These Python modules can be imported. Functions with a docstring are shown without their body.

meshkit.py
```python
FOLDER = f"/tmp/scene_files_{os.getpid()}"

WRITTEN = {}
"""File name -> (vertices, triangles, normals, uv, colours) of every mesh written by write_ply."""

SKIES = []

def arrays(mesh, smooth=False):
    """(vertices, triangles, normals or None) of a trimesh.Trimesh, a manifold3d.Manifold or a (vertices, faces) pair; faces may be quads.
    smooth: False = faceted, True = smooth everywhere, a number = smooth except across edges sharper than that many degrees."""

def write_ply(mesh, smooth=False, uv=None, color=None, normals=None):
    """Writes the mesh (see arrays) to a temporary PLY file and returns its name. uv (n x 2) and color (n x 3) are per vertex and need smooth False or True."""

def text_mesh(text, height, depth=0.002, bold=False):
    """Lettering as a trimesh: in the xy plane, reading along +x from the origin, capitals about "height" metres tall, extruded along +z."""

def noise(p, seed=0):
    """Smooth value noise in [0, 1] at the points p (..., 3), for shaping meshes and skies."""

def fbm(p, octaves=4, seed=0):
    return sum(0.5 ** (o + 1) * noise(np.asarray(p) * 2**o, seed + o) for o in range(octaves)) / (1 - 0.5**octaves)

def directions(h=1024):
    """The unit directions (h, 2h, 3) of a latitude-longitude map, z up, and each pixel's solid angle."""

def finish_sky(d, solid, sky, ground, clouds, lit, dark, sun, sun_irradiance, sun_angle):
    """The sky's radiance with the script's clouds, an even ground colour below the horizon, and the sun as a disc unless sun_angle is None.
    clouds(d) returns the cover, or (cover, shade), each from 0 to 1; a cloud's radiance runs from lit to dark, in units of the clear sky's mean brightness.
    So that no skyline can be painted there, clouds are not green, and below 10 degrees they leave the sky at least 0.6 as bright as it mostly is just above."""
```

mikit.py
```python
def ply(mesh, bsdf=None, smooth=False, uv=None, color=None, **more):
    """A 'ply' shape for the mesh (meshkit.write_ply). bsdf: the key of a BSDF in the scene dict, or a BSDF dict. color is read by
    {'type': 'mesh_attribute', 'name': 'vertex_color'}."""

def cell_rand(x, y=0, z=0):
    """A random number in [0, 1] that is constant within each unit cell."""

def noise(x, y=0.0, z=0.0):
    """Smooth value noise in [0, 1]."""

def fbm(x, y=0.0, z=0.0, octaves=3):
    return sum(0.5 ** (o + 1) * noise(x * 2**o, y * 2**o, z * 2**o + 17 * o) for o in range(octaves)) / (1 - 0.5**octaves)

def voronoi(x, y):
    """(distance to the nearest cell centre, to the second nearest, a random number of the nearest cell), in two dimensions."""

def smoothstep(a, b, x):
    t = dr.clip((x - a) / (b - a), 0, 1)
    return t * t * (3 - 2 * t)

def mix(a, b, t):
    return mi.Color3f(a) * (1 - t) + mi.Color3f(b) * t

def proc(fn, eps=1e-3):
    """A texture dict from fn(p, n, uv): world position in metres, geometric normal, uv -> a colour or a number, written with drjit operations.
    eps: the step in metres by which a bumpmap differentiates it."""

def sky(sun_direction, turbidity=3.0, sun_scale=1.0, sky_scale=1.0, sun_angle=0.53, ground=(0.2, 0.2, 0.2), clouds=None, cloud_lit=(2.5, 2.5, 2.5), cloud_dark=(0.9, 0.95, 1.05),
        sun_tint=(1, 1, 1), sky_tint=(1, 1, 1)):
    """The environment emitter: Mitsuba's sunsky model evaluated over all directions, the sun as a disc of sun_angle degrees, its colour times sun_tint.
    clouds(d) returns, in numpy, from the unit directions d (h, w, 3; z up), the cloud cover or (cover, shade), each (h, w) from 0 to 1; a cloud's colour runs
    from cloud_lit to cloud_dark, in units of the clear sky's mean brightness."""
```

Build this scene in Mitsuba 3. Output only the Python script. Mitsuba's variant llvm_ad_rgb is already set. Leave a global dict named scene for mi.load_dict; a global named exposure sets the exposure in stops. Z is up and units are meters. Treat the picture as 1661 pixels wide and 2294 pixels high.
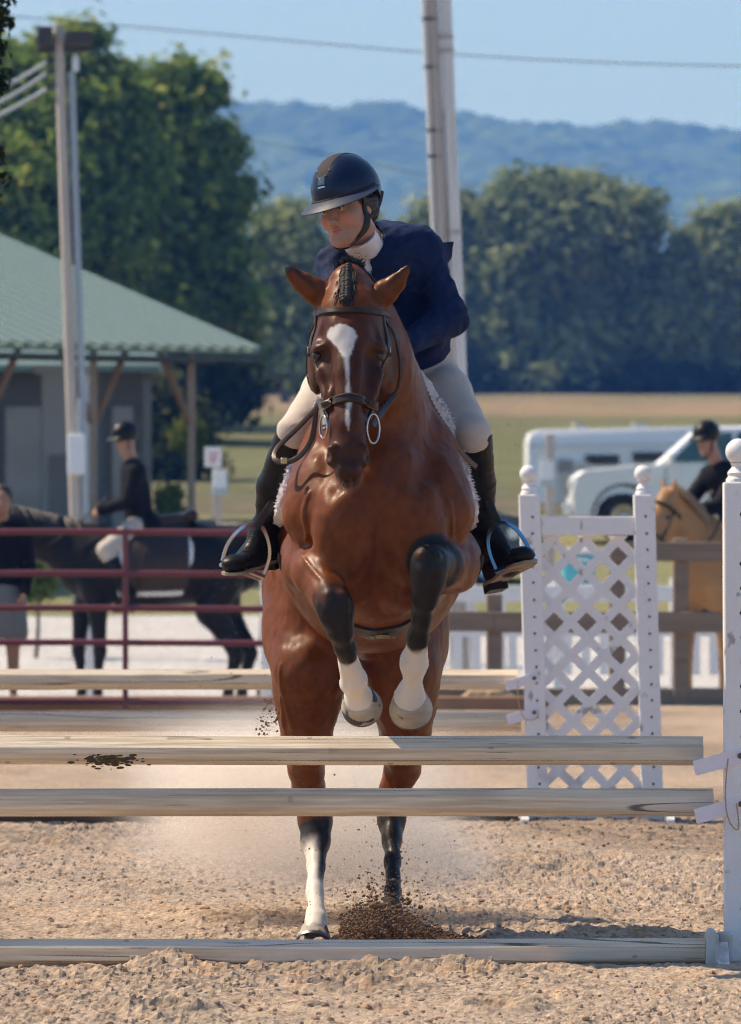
import math, random
import numpy as np
import trimesh
import manifold3d as m3
import drjit as dr
import mitsuba as mi
import mikit
import meshkit
from mikit import proc, mix, smoothstep
from scipy.ndimage import map_coordinates, gaussian_filter
from shapely.geometry import Polygon, box as sbox, LineString
from shapely.ops import unary_union

ST = mi.ScalarTransform4f
scene, labels = {}, {}
random.seed(4)
RNG = np.random.default_rng(11)

# ------------------------------------------------------------------ camera, sky, exposure
F, CAMZ = 14480.0, 1.37            # focal length in photo pixels, camera height in metres
FOCUS = 20.25
scene['haze_air'] = {'type': 'homogeneous', 'albedo': {'type': 'rgb', 'value': [0.26, 0.58, 1.0]},
                     'sigma_t': {'type': 'rgb', 'value': [0.00011, 0.000165, 0.00030]}}
scene['camera'] = {'type': 'thinlens', 'fov': 2 * math.degrees(math.atan(830.5 / F)), 'fov_axis': 'x',
                   'aperture_radius': 0.0125, 'focus_distance': FOCUS, 'near_clip': 0.1, 'far_clip': 9000.0,
                   'to_world': ST().look_at(origin=[0, 0, CAMZ], target=[0, 1000, CAMZ + 1000 * 20 / F], up=[0, 0, 1]),
                   'medium': {'type': 'ref', 'id': 'haze_air'}}
SUN = np.array([-0.60, 0.22, 0.80])
scene['sky'] = mikit.sky(SUN.tolist(), turbidity=3.0, sun_scale=1.0, sky_scale=0.88, sky_tint=(1.28, 1.28, 1.24), ground=(0.2, 0.17, 0.14))
exposure = 2.0

def P(px, py, d):
    """the point that stands at photo pixel (px, py) at the distance d"""
    return np.array([(px - 830.5) * d / F, d, CAMZ + (1167 - py) * d / F])

# ------------------------------------------------------------------ scene entries
def numbered(key):
    if key not in scene and key not in labels and not any(k.startswith(key + '__') for k in scene):
        return key
    n = 1
    while f'{key}_{n:03d}' in scene or f'{key}_{n:03d}' in labels:
        n += 1
    return f'{key}_{n:03d}'

def thing(name, label, cat, group=None, kind=None):
    key = numbered(name)
    labels[key] = {'label': label, 'category': cat}
    if group: labels[key]['group'] = group
    if kind: labels[key]['kind'] = kind
    return key

_part_n = {}
def part(parent, name, mesh, mat, smooth=30, label=None, kind=None, color=None, **more):
    base = parent + '__' + name
    n = _part_n.get(base, 0); _part_n[base] = n + 1
    key = base if n == 0 else f'{base}_{n:03d}'
    scene[key] = mikit.ply(mesh, mat, smooth=smooth, color=color, **more)
    if label or kind:
        labels[key] = {}
        if label: labels[key]['label'] = label
        if kind: labels[key]['kind'] = kind
    return key

def struct(name, mesh, mat, smooth=True, **more):
    key = numbered(name)
    scene[key] = mikit.ply(mesh, mat, smooth=smooth, **more)
    labels[key] = {'kind': 'structure'}
    return key

def single(name, label, cat, mesh, mat, smooth=30, group=None, kind=None, color=None):
    key = thing(name, label, cat, group, kind)
    scene[key] = mikit.ply(mesh, mat, smooth=smooth, color=color)
    return key

def cat(*ms):
    out = []
    for m in ms:
        if isinstance(m, (list, tuple)): out += list(m)
        else: out.append(m)
    return trimesh.util.concatenate([trimesh.Trimesh(m.vertices, m.faces, process=False) for m in out])

# ------------------------------------------------------------------ mesh helpers
def norm(v):
    v = np.asarray(v, float); return v / max(np.linalg.norm(v), 1e-12)

def rotm(axis, deg):
    return trimesh.transformations.rotation_matrix(math.radians(deg), axis)

def box(c, s, bev=0.0, rot=None):
    """box with centre c, full sizes s, bevelled edges"""
    s = np.asarray(s, float)
    if bev > 0:
        b = min(bev, 0.45 * s.min())
        pts = []
        for sx in (-1, 1):
            for sy in (-1, 1):
                for sz in (-1, 1):
                    sg = np.array([sx, sy, sz])
                    for k in range(3):
                        q = s / 2 - b; q[k] = s[k] / 2
                        pts.append(sg * q)
        m = trimesh.convex.convex_hull(np.array(pts))
    else:
        m = trimesh.creation.box(s)
    if rot is not None:
        r = np.eye(4); r[:3, :3] = np.asarray(rot)[:3, :3]; m.apply_transform(r)
    m.apply_translation(c)
    return m

def frame(t, up=(0, 0, 1)):
    t = norm(t); up = np.asarray(up, float)
    if abs(np.dot(t, norm(up))) > .98: up = np.array([0, 1, 0.]) if abs(t[1]) < .9 else np.array([1., 0, 0])
    u = norm(np.cross(up, t)); return u, np.cross(t, u), t

def beam(a, b, w, h, bev=0.004, up=(0, 0, 1)):
    a, b = np.asarray(a, float), np.asarray(b, float)
    u, v, t = frame(b - a, up)
    R = np.stack([u, v, t], 1)
    return box((a + b) / 2, (w, h, np.linalg.norm(b - a)), bev, R)

def tube(pts, rad, sides=10, cap=True):
    p = np.asarray(pts, float); n = len(p)
    r = np.broadcast_to(np.asarray(rad, float), (n,))
    t = np.gradient(p, axis=0); t /= np.linalg.norm(t, axis=1, keepdims=True) + 1e-12
    u = frame(t[0])[0]; rings = []
    ang = np.arange(sides) * 2 * np.pi / sides
    for i in range(n):
        u = norm(u - np.dot(u, t[i]) * t[i]); w = np.cross(t[i], u)
        rings.append(p[i] + r[i] * (np.cos(ang)[:, None] * u + np.sin(ang)[:, None] * w))
    v = np.vstack(rings); f = []
    for i in range(n - 1):
        for j in range(sides):
            a, b = i * sides + j, i * sides + (j + 1) % sides
            f += [[a, b, b + sides], [a, b + sides, a + sides]]
    if cap:
        c0 = len(v); v = np.vstack([v, p[:1], p[-1:]])
        for j in range(sides):
            f += [[c0, (j + 1) % sides, j], [c0 + 1, (n - 1) * sides + j, (n - 1) * sides + (j + 1) % sides]]
    return trimesh.Trimesh(v, np.array(f), process=False)

def ribbon(pts, nrm, width, thick, lift=0.0, rnd=True):
    """a strap along pts, lying on a surface with normals nrm"""
    p = np.asarray(pts, float); nn = np.asarray(nrm, float); n = len(p)
    w = np.broadcast_to(np.asarray(width, float), (n,))
    t = np.gradient(p, axis=0); t /= np.linalg.norm(t, axis=1, keepdims=True) + 1e-12
    prof = np.array([(-.5, 0), (-.5, .55), (-.36, 1), (.36, 1), (.5, .55), (.5, 0)]) if rnd else np.array([(-.5, 0), (-.5, 1), (.5, 1), (.5, 0)])
    k = len(prof); v = []
    for i in range(n):
        q = norm(nn[i] - np.dot(nn[i], t[i]) * t[i]); s = np.cross(t[i], q)
        for a, b in prof: v.append(p[i] + s * a * w[i] + q * (b * thick + lift))
    f = []
    for i in range(n - 1):
        for j in range(k):
            a, b = i * k + j, i * k + (j + 1) % k
            f += [[a, a + k, b + k], [a, b + k, b]]
    for j in range(1, k - 1):
        f += [[0, j, j + 1], [(n - 1) * k, (n - 1) * k + j + 1, (n - 1) * k + j]]
    return trimesh.Trimesh(np.array(v), np.array(f), process=False)

def spline(pts, n=24, closed=False):
    from scipy.interpolate import CubicSpline
    p = np.asarray(pts, float)
    if closed: p = np.vstack([p, p[:1]])
    s = np.concatenate([[0], np.cumsum(np.linalg.norm(np.diff(p, axis=0), axis=1) ** .7 + 1e-9)])
    c = CubicSpline(s, p, bc_type='periodic' if closed else 'natural')
    return c(np.linspace(0, s[-1], n))

def lathe(prof, n=32, base=(0, 0, 0)):
    m = trimesh.creation.revolve(np.asarray(prof, float), sections=n)
    m.apply_translation(base); return m

def extrude(poly, depth, holes=None):
    p = poly if hasattr(poly, 'exterior') or hasattr(poly, 'geoms') else Polygon(poly, holes)
    gs = getattr(p, 'geoms', [p])
    return cat([trimesh.creation.extrude_polygon(g, depth, engine='earcut') for g in gs])

def place(m, R=None, t=(0, 0, 0)):
    m = m.copy(); M = np.eye(4)
    if R is not None: M[:3, :3] = R
    M[:3, 3] = t; m.apply_transform(M); return m

def rock(r, seed, sub=1, flat=.75):
    m = trimesh.creation.icosphere(subdivisions=sub, radius=1.0)
    v = m.vertices
    v = v * (0.75 + 0.55 * meshkit.fbm(v * 1.7 + seed * 3.1, 2, seed)[:, None])
    v = v * np.array([1, 1, flat]); m.vertices = v * r
    return m

# ------------------------------------------------------------------ implicit bodies (smooth unions of tapered limbs)
class Field:
    def __init__(self, lo, hi, h):
        self.lo, self.h = np.asarray(lo, float), h
        self.n = np.ceil((np.asarray(hi, float) - self.lo) / h).astype(int) + 1
        self.f = np.full(self.n, 0.12, np.float32)
    def _block(self, lo, hi):
        i0 = np.maximum(np.floor((lo - self.lo) / self.h).astype(int), 0)
        i1 = np.minimum(np.ceil((hi - self.lo) / self.h).astype(int) + 1, self.n)
        if (i1 <= i0).any(): return None
        ax = [self.lo[k] + self.h * np.arange(i0[k], i1[k], dtype=np.float32) for k in range(3)]
        g = [ax[0][:, None, None], ax[1][None, :, None], ax[2][None, None, :]]
        return tuple(slice(a, b) for a, b in zip(i0, i1)), g
    def _join(self, sl, d, k, cut):
        f = self.f[sl]; d = d.astype(np.float32)
        if cut: d = -d; h = np.maximum(k - np.abs(f - d), 0) / k; self.f[sl] = np.maximum(f, d) + h * h * k * .25
        else: h = np.maximum(k - np.abs(f - d), 0) / k; self.f[sl] = np.minimum(f, d) - h * h * k * .25
    def seg(self, a, b, ra, rb, k=.03, side=None, cut=False):
        """tapered limb from a to b; radii are numbers or (across side, across the other way)"""
        a, b = np.asarray(a, float), np.asarray(b, float)
        ra = np.broadcast_to(np.asarray(ra, float), (2,)); rb = np.broadcast_to(np.asarray(rb, float), (2,))
        R = max(ra.max(), rb.max()) + k + .03
        blk = self._block(np.minimum(a, b) - R, np.maximum(a, b) + R)
        if blk is None: return
        sl, g = blk
        L = np.linalg.norm(b - a)
        if L < 1e-6: t = np.array([0, 0, 1.]); L = 1e-6
        else: t = (b - a) / L
        sd = np.array([1., 0, 0]) if side is None else np.asarray(side, float)
        if abs(np.dot(norm(sd), t)) > .95: sd = np.array([0, 1., 0]) if abs(t[1]) < .9 else np.array([0, 0, 1.])
        u = norm(sd - np.dot(sd, t) * t); v = np.cross(t, u)
        q = [g[i] - a[i] for i in range(3)]
        s = q[0] * t[0] + q[1] * t[1] + q[2] * t[2]
        x = q[0] * u[0] + q[1] * u[1] + q[2] * u[2]
        y = q[0] * v[0] + q[1] * v[1] + q[2] * v[2]
        hh = np.clip(s / L, 0, 1); ds = s - hh * L
        rx = ra[0] + (rb[0] - ra[0]) * hh; ry = ra[1] + (rb[1] - ra[1]) * hh; rm = (rx + ry) / 2
        k0 = np.sqrt((x / rx) ** 2 + (y / ry) ** 2 + (ds / rm) ** 2)
        k1 = np.sqrt((x / rx ** 2) ** 2 + (y / ry ** 2) ** 2 + (ds / rm ** 2) ** 2) + 1e-9
        d = np.where(k0 < 1e-4, -np.minimum(rx, ry), k0 * (k0 - 1) / k1)
        self._join(sl, d, k, cut)
    def ell(self, c, r, k=.03, R=None, cut=False):
        c, r = np.asarray(c, float), np.asarray(r, float) * np.ones(3)
        m = r.max() + k + .03
        blk = self._block(c - m, c + m)
        if blk is None: return
        sl, g = blk
        q = [g[i] - c[i] for i in range(3)]
        if R is not None: q = [q[0] * R[0, i] + q[1] * R[1, i] + q[2] * R[2, i] for i in range(3)]
        k0 = np.sqrt(sum((q[i] / r[i]) ** 2 for i in range(3)))
        k1 = np.sqrt(sum((q[i] / r[i] ** 2) ** 2 for i in range(3))) + 1e-9
        self._join(sl, np.where(k0 < 1e-4, -r.min(), k0 * (k0 - 1) / k1), k, cut)
    def chain(self, st, k=.03, side=None, cut=False):
        """st: list of (point, radius)"""
        for (a, ra), (b, rb) in zip(st[:-1], st[1:]): self.seg(a, b, ra, rb, k, side, cut)
    def fold(self, fn):
        """adds fn(points) to the whole field near the surface"""
        idx = np.argwhere(np.abs(self.f) < 4 * self.h + .01)
        p = self.lo + idx * self.h
        self.f[tuple(idx.T)] += fn(p).astype(np.float32)
    def at(self, p):
        q = (np.asarray(p, float) - self.lo) / self.h
        return map_coordinates(self.f, q.T, order=1, mode='nearest')
    def grad(self, p):
        e = self.h; p = np.asarray(p, float)
        g = np.stack([self.at(p + e * np.eye(3)[k]) - self.at(p - e * np.eye(3)[k]) for k in range(3)], 1)
        return g / (np.linalg.norm(g, axis=1, keepdims=True) + 1e-9)
    def drop(self, o, d, reach=.6, n=200):
        """first surface points met from outside, coming in along -d towards o; returns points and normals"""
        o = np.atleast_2d(np.asarray(o, float)); d = np.atleast_2d(np.asarray(d, float)); d = d / np.linalg.norm(d, axis=1, keepdims=True)
        o = np.broadcast_to(o, d.shape) if len(o) == 1 else o
        out = o.copy(); done = np.zeros(len(o), bool)
        for s in np.linspace(reach, 0, n):
            q = o + d * s; val = self.at(q)
            hit = (val < 0) & ~done
            out[hit] = q[hit]; done |= hit
        for _ in range(3): out = out - self.grad(out) * self.at(out)[:, None]
        return out, self.grad(out)
    def snap(self, p, it=4):
        p = np.asarray(p, float).copy()
        for _ in range(it): p = p - self.grad(p) * self.at(p)[:, None]
        return p, self.grad(p)
    def mesh(self):
        f, h = self.f, self.h
        f = np.pad(f, 1, constant_values=.12); lo = self.lo - h
        s = f < 0
        c = np.zeros(tuple(x - 1 for x in f.shape), np.int8)
        for i in (0, 1):
            for j in (0, 1):
                for k in (0, 1): c += s[i:f.shape[0] - 1 + i, j:f.shape[1] - 1 + j, k:f.shape[2] - 1 + k]
        cells = np.argwhere((c > 0) & (c < 8))
        idm = np.full(c.shape, -1, np.int32); idm[tuple(cells.T)] = np.arange(len(cells))
        acc = np.zeros((len(cells), 3)); cnt = np.zeros(len(cells))
        cor = [(i, j, k) for i in (0, 1) for j in (0, 1) for k in (0, 1)]
        val = {q: f[cells[:, 0] + q[0], cells[:, 1] + q[1], cells[:, 2] + q[2]] for q in cor}
        for q in cor:
            for ax in range(3):
                if q[ax]: continue
                q2 = list(q); q2[ax] = 1; q2 = tuple(q2)
                a, b = val[q], val[q2]; m = (a < 0) != (b < 0)
                t = np.where(m, a / np.where(m, a - b, 1), 0)
                p = np.zeros((len(cells), 3)); p[:] = q; p[:, ax] = t
                acc += p * m[:, None]; cnt += m
        v = lo + (cells + acc / cnt[:, None]) * h
        faces = []
        for ax in range(3):
            a, b = [k for k in range(3) if k != ax]
            n1 = [slice(None)] * 3; n2 = [slice(None)] * 3
            n1[ax] = slice(0, -1); n2[ax] = slice(1, None)
            s1, s2 = s[tuple(n1)], s[tuple(n2)]
            e = np.argwhere(s1 != s2)
            e = e[(e[:, a] > 0) & (e[:, b] > 0) & (e[:, a] < c.shape[a]) & (e[:, b] < c.shape[b])]
            flip = s1[tuple(e.T)]
            def cid(da, db):
                q = e.copy(); q[:, a] -= da; q[:, b] -= db; return idm[tuple(q.T)]
            quad = np.stack([cid(1, 1), cid(0, 1), cid(0, 0), cid(1, 0)], 1)
            if ax == 1: flip = ~flip
            quad = np.where(flip[:, None], quad, quad[:, ::-1])
            faces.append(quad)
        q = np.vstack(faces)
        q = q[(q >= 0).all(1)]
        # each quad split along its shorter diagonal
        d1 = np.linalg.norm(v[q[:, 0]] - v[q[:, 2]], axis=1); d2 = np.linalg.norm(v[q[:, 1]] - v[q[:, 3]], axis=1)
        m = (d1 <= d2)[:, None]
        f1 = np.where(m, q[:, [0, 1, 2]], q[:, [0, 1, 3]]); f2 = np.where(m, q[:, [0, 2, 3]], q[:, [1, 2, 3]])
        return trimesh.Trimesh(v, np.vstack([f1, f2]), process=False)

def biggest(m):
    import scipy.sparse as sp
    n = len(m.vertices); e = m.edges_unique
    _, lab = sp.csgraph.connected_components(sp.coo_matrix((np.ones(len(e)), (e[:, 0], e[:, 1])), (n, n)), directed=False)
    keep = lab == np.bincount(lab).argmax()
    fm = keep[m.faces].all(1); idx = np.cumsum(keep) - 1
    return trimesh.Trimesh(m.vertices[keep], idx[m.faces[fm]], process=False)

def smooth_mesh(m, it=6, lam=.5):
    return trimesh.smoothing.filter_taubin(m, lamb=lam, nu=lam + .03, iterations=it)

# ------------------------------------------------------------------ materials
def mat(key, color, rough=.6, bump=None, scale=1.0, eps=1e-3, two=True, **kw):
    """principled material; color is a triple, 'vertex' or a function(p, n, uv)"""
    if callable(color): c = proc(color, eps)
    elif isinstance(color, str): c = {'type': 'mesh_attribute', 'name': 'vertex_color'}
    else: c = {'type': 'rgb', 'value': list(map(float, color))}
    b = {'type': 'principled', 'base_color': c, 'roughness': proc(rough) if callable(rough) else float(rough), **kw}
    if bump is not None: b = {'type': 'bumpmap', 'arbitrary': proc(bump, eps), 'scale': float(scale), 'bsdf': b}
    scene[key] = {'type': 'twosided', 'bsdf': b} if two else b
    return key
nz, fb = mikit.noise, mikit.fbm

# ================================================================== THE SETTING
_ty = np.array([-400, 0, 49.5, 54.5, 63, 74, 90, 106, 130, 200, 300, 400, 440, 700, 1200, 9000.])
_tz = np.array([0, 0, 0.0, -.33, -.36, -.12, 0.34, 1.05, 1.9, 4.5, 6.9, 9.02, 9.3, 6.0, 4.0, 4.0])
from scipy.interpolate import PchipInterpolator
_tp = PchipInterpolator(_ty, _tz)
def ground_z(x, y):
    x, y = np.asarray(x, float), np.asarray(y, float)
    q = np.stack([x * .06, y * .06, 0 * x], -1)
    return _tp(y) + (meshkit.fbm(q, 3, 5) - .5) * .5 * np.clip((y - 62) / 60, 0, 1)

def sheet(xs, ys, zf):
    X, Y = np.meshgrid(xs, ys, indexing='ij'); Z = zf(X, Y)
    n, m = X.shape; v = np.stack([X, Y, Z], -1).reshape(-1, 3)
    i, j = np.meshgrid(np.arange(n - 1), np.arange(m - 1), indexing='ij'); a = (i * m + j).ravel()
    return trimesh.Trimesh(v, np.vstack([np.stack([a, a + m, a + m + 1], 1), np.stack([a, a + m + 1, a + 1], 1)]), process=False)

def grow(a, b, step, k):
    out = [a]; 
    while out[-1] < b: out.append(out[-1] + step); step *= k
    return out

# field and grass
def field_color(p, n, uv):
    big = fb(p.x * .05, p.y * .018, 3.0, 3); fine = fb(p.x * 1.3, p.y * .6, 7.0, 3); st = fb(p.x * .012 + 4, p.y * .06, 1.0, 2)
    tan, green, soil = mi.Color3f(.26, .18, .095), mi.Color3f(.125, .125, .042), mi.Color3f(.25, .15, .095)
    c = mix(tan, green, smoothstep(.42, .62, big)); c = mix(c, soil, smoothstep(.52, .66, st) * .8)
    near = smoothstep(150, 118, p.y)
    c = mix(c, mix(mi.Color3f(.06, .07, .028), mi.Color3f(.12, .10, .055), fine), near * .85)
    return c * (.58 + .38 * fine)
mat('m_field', field_color, .9)
gx = sorted(set([round(v, 3) for v in ([-x for x in grow(3, 1500, 1.2, 1.13)] + list(np.arange(-3, 3.1, 1.0)) + grow(3, 1500, 1.2, 1.13))]))
gy = grow(-60, 14, 8, 1.0) + list(np.arange(15, 36, 1.5)) + grow(37, 3000, 1.5, 1.035)
def under(X, Y):
    return ground_z(X, Y) - .08 * (Y < 52) - .03
struct('ground', sheet(np.array(gx), np.array(gy), under), 'm_field')

# arena footing
def sand_color(p, n, uv):
    a = fb(p.x * .7, p.y * .35, 2.0, 4); b = fb(p.x * 9, p.y * 6, 3.0, 3); c = nz(p.x * 75, p.y * 60, p.z * 75)
    col = mix(mi.Color3f(.325, .247, .180), mi.Color3f(.205, .152, .108), smoothstep(.35, .7, a))
    col = mix(col, mi.Color3f(.31, .19, .105), smoothstep(.60, .74, b) * .45)
    return col * (.62 + .76 * c) * (.80 + .40 * b)
mat('m_sand', sand_color, .95, bump=lambda p, n, uv: fb(p.x * 60, p.y * 60, p.z * 60, 2), scale=.006)
def sand_z(X, Y, fine=True):
    q = np.stack([X, Y, 0 * X], -1)
    z = (meshkit.fbm(q * [.9, .7, 1], 3, 1) - .5) * .035
    z += (meshkit.fbm(q * [5, 2.8, 1], 3, 2) - .5) * .016
    if fine:
        r = meshkit.fbm(q * [16, 9, 1], 3, 3); m = np.clip((meshkit.noise(q * [.9, .55, 1], 9) - .25) * 2.2, .25, 1)
        z += np.clip(r - .5, -.1, 1) * .024 * m
        z += np.clip(meshkit.noise(q * [46, 27, 1], 4) - .5, 0, 1) * .026 * m + (meshkit.noise(q * [58, 34, 1], 14) - .5) * .017 * (.4 + .6 * m)
        # raked ridges and hoof marks
        for (hx, hy, r0) in HOOF:
            rr = np.sqrt((X - hx) ** 2 + (Y - hy) ** 2) / r0
            z += -.03 * np.exp(-rr ** 2 * 2.2) + .018 * np.exp(-((rr - 1.25) / .35) ** 2)
    return z
_h = np.random.default_rng(3)
HOOF = [(_h.uniform(-2.2, 2.2), _h.uniform(16.8, 31), _h.uniform(.07, .12)) for _ in range(70)]
def arena_near(X, Y):
    e = np.minimum(np.minimum((X + 3) / .5, (3 - X) / .5), np.minimum((Y - 15.5) / .6, (33.5 - Y) / 1.5))
    w = np.clip(e, 0, 1); z = sand_z(X, Y)
    # footing is piled and scraped along the ground pole
    z += .016 * np.exp(-((Y - 19.62) / .16) ** 2) * (.3 + meshkit.fbm(np.stack([X * 2.3, 0 * X, 0 * X], -1), 3, 8))
    z += .055 * np.exp(-((X + .62) / .09) ** 2 - ((Y - 19.78) / .16) ** 2)
    return z * w - .03 * (1 - w)
xs = np.concatenate([np.arange(-3, -1.45, .03), np.arange(-1.45, 1.75, .0095), np.arange(1.75, 3.01, .03)])
ys = np.concatenate([np.arange(15.5, 23, .022), np.arange(23, 33.51, .045)])
struct('arena_sand', sheet(xs, ys, arena_near), 'm_sand', False)
def arena_far(X, Y):
    inside = (np.abs(X) < 2.75) & (Y > 15.8) & (Y < 32.6)
    return sand_z(X, Y, False) * .8 - .05 * inside
ax = sorted(set(np.round(np.concatenate([np.arange(-26, -3, .8), np.arange(-3, 3.01, .09), np.arange(3, 27, .8)]), 3)))
ay = np.concatenate([np.arange(2, 15, .8), np.arange(15, 34, .15), np.arange(34, 50.6, .11)])
struct('arena_sand', sheet(np.array(ax), ay, arena_far), 'm_sand')

# loose clods on the footing
def scatter_clods():
    r = np.random.default_rng(21); protos = [rock(1.0, s, 0) for s in range(6)]; out = []
    n = 26000; X = r.uniform(-1.55, 1.9, n); Y = 16.6 + (31.5 - 16.6) * r.uniform(0, 1, n) ** 1.25
    dens = meshkit.noise(np.stack([X * 1.1, Y * .7, 0 * X], -1), 31); keep = r.uniform(0, 1, n) < np.clip(dens * 1.6 - .25, .05, 1)
    X, Y = X[keep], Y[keep]; Z = arena_near(X, Y)
    S = .0020 + .0100 * r.uniform(0, 1, len(X)) ** 5
    for i in range(len(X)):
        m = protos[i % 6]; a = r.uniform(0, 6.28); c, s = math.cos(a), math.sin(a)
        v = m.vertices @ np.array([[c, s, 0], [-s, c, 0], [0, 0, 1]]) * S[i] * r.uniform(.8, 1.25, 3) + [X[i], Y[i], Z[i] + S[i] * .25]
        out.append((v, m.faces))
    V = np.vstack([o[0] for o in out]); k = len(protos[0].vertices)
    return trimesh.Trimesh(V, np.vstack([o[1] + i * k for i, o in enumerate(out)]), process=False)
single('sand_clods', 'loose crumbly clods of tan footing scattered over the riding arena', 'soil', scatter_clods(), 'm_sand', smooth=False, kind='stuff')

# pale gravel lane behind the arena fences
mat('m_gravel', lambda p, n, uv: mix((.43, .42, .40), (.33, .31, .29), fb(p.x * 2, p.y * .8, 1.0, 4)) * (.8 + .4 * nz(p.x * 30, p.y * 12, 2.0)), .95)
struct('gravel_lane', sheet(np.arange(-40, 40.1, 1.0), np.arange(52.0, 84, 1.0), lambda X, Y: ground_z(X, Y) - .012), 'm_gravel')
mat('m_grass', lambda p, n, uv: mix((.11, .13, .04), (.20, .17, .08), fb(p.x * .9, p.y * .5, 4.0, 4)) * (.7 + .6 * nz(p.x * 25, p.y * 10, 2.0)), .9)
struct('grass_verge', sheet(np.arange(-60, 60.1, 1.5), np.arange(83, 119, 1.5), lambda X, Y: ground_z(X, Y) - .006), 'm_grass')

# wooded hill far behind
def hill_z(X, Y):
    k = 1.75; x, y = X / k, Y / k
    t = np.clip((y - 1250) / 800, 0, 1); s = t * t * (3 - 2 * t)
    ridge = 126.5 - .060 * (x - 10) + 2.2 * np.sin(x * .028 + 1.2) - np.clip(x - 60, 0, 200) * .05
    q = np.stack([x * .011, y * .008, 0 * x], -1)
    base = 4 + (ridge - 4) * s + (meshkit.fbm(q, 3, 6) - .5) * 20 * s * (1 - .85 * (t > .97)) - np.clip(y - 2060, 0, 999) * .15
    crowns = (meshkit.fbm(np.stack([X * .055, Y * .04, 0 * X], -1), 3, 17) - .5) * 14 + (meshkit.noise(np.stack([X * .13, Y * .10, 0 * X], -1), 18) - .5) * 5
    return base * k + crowns
mat('m_hill', lambda p, n, uv: mix((.022, .048, .016), (.11, .17, .05), fb(p.x * .035, p.y * .02, p.z * .045, 4)), .95)
struct('wooded_hill', sheet(np.concatenate([np.arange(-1600, -330, 25.), np.arange(-330, 330, 3.2), np.arange(330, 1600, 25.)]), np.arange(2180, 3760, 6.5), hill_z), 'm_hill')

# ------------------------------------------------------------------ trees
scene['m_leaf'] = {'type': 'principledthin', 'base_color': {'type': 'mesh_attribute', 'name': 'vertex_color'}, 'roughness': .55, 'diff_trans': 1.0, 'spec_trans': 0.0, 'eta': 1.33}
mat('m_bark', lambda p, n, uv: mix((.12, .095, .075), (.24, .20, .165), fb(p.x * 6, p.y * 6, p.z * 1.5, 3)), .9)

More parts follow.
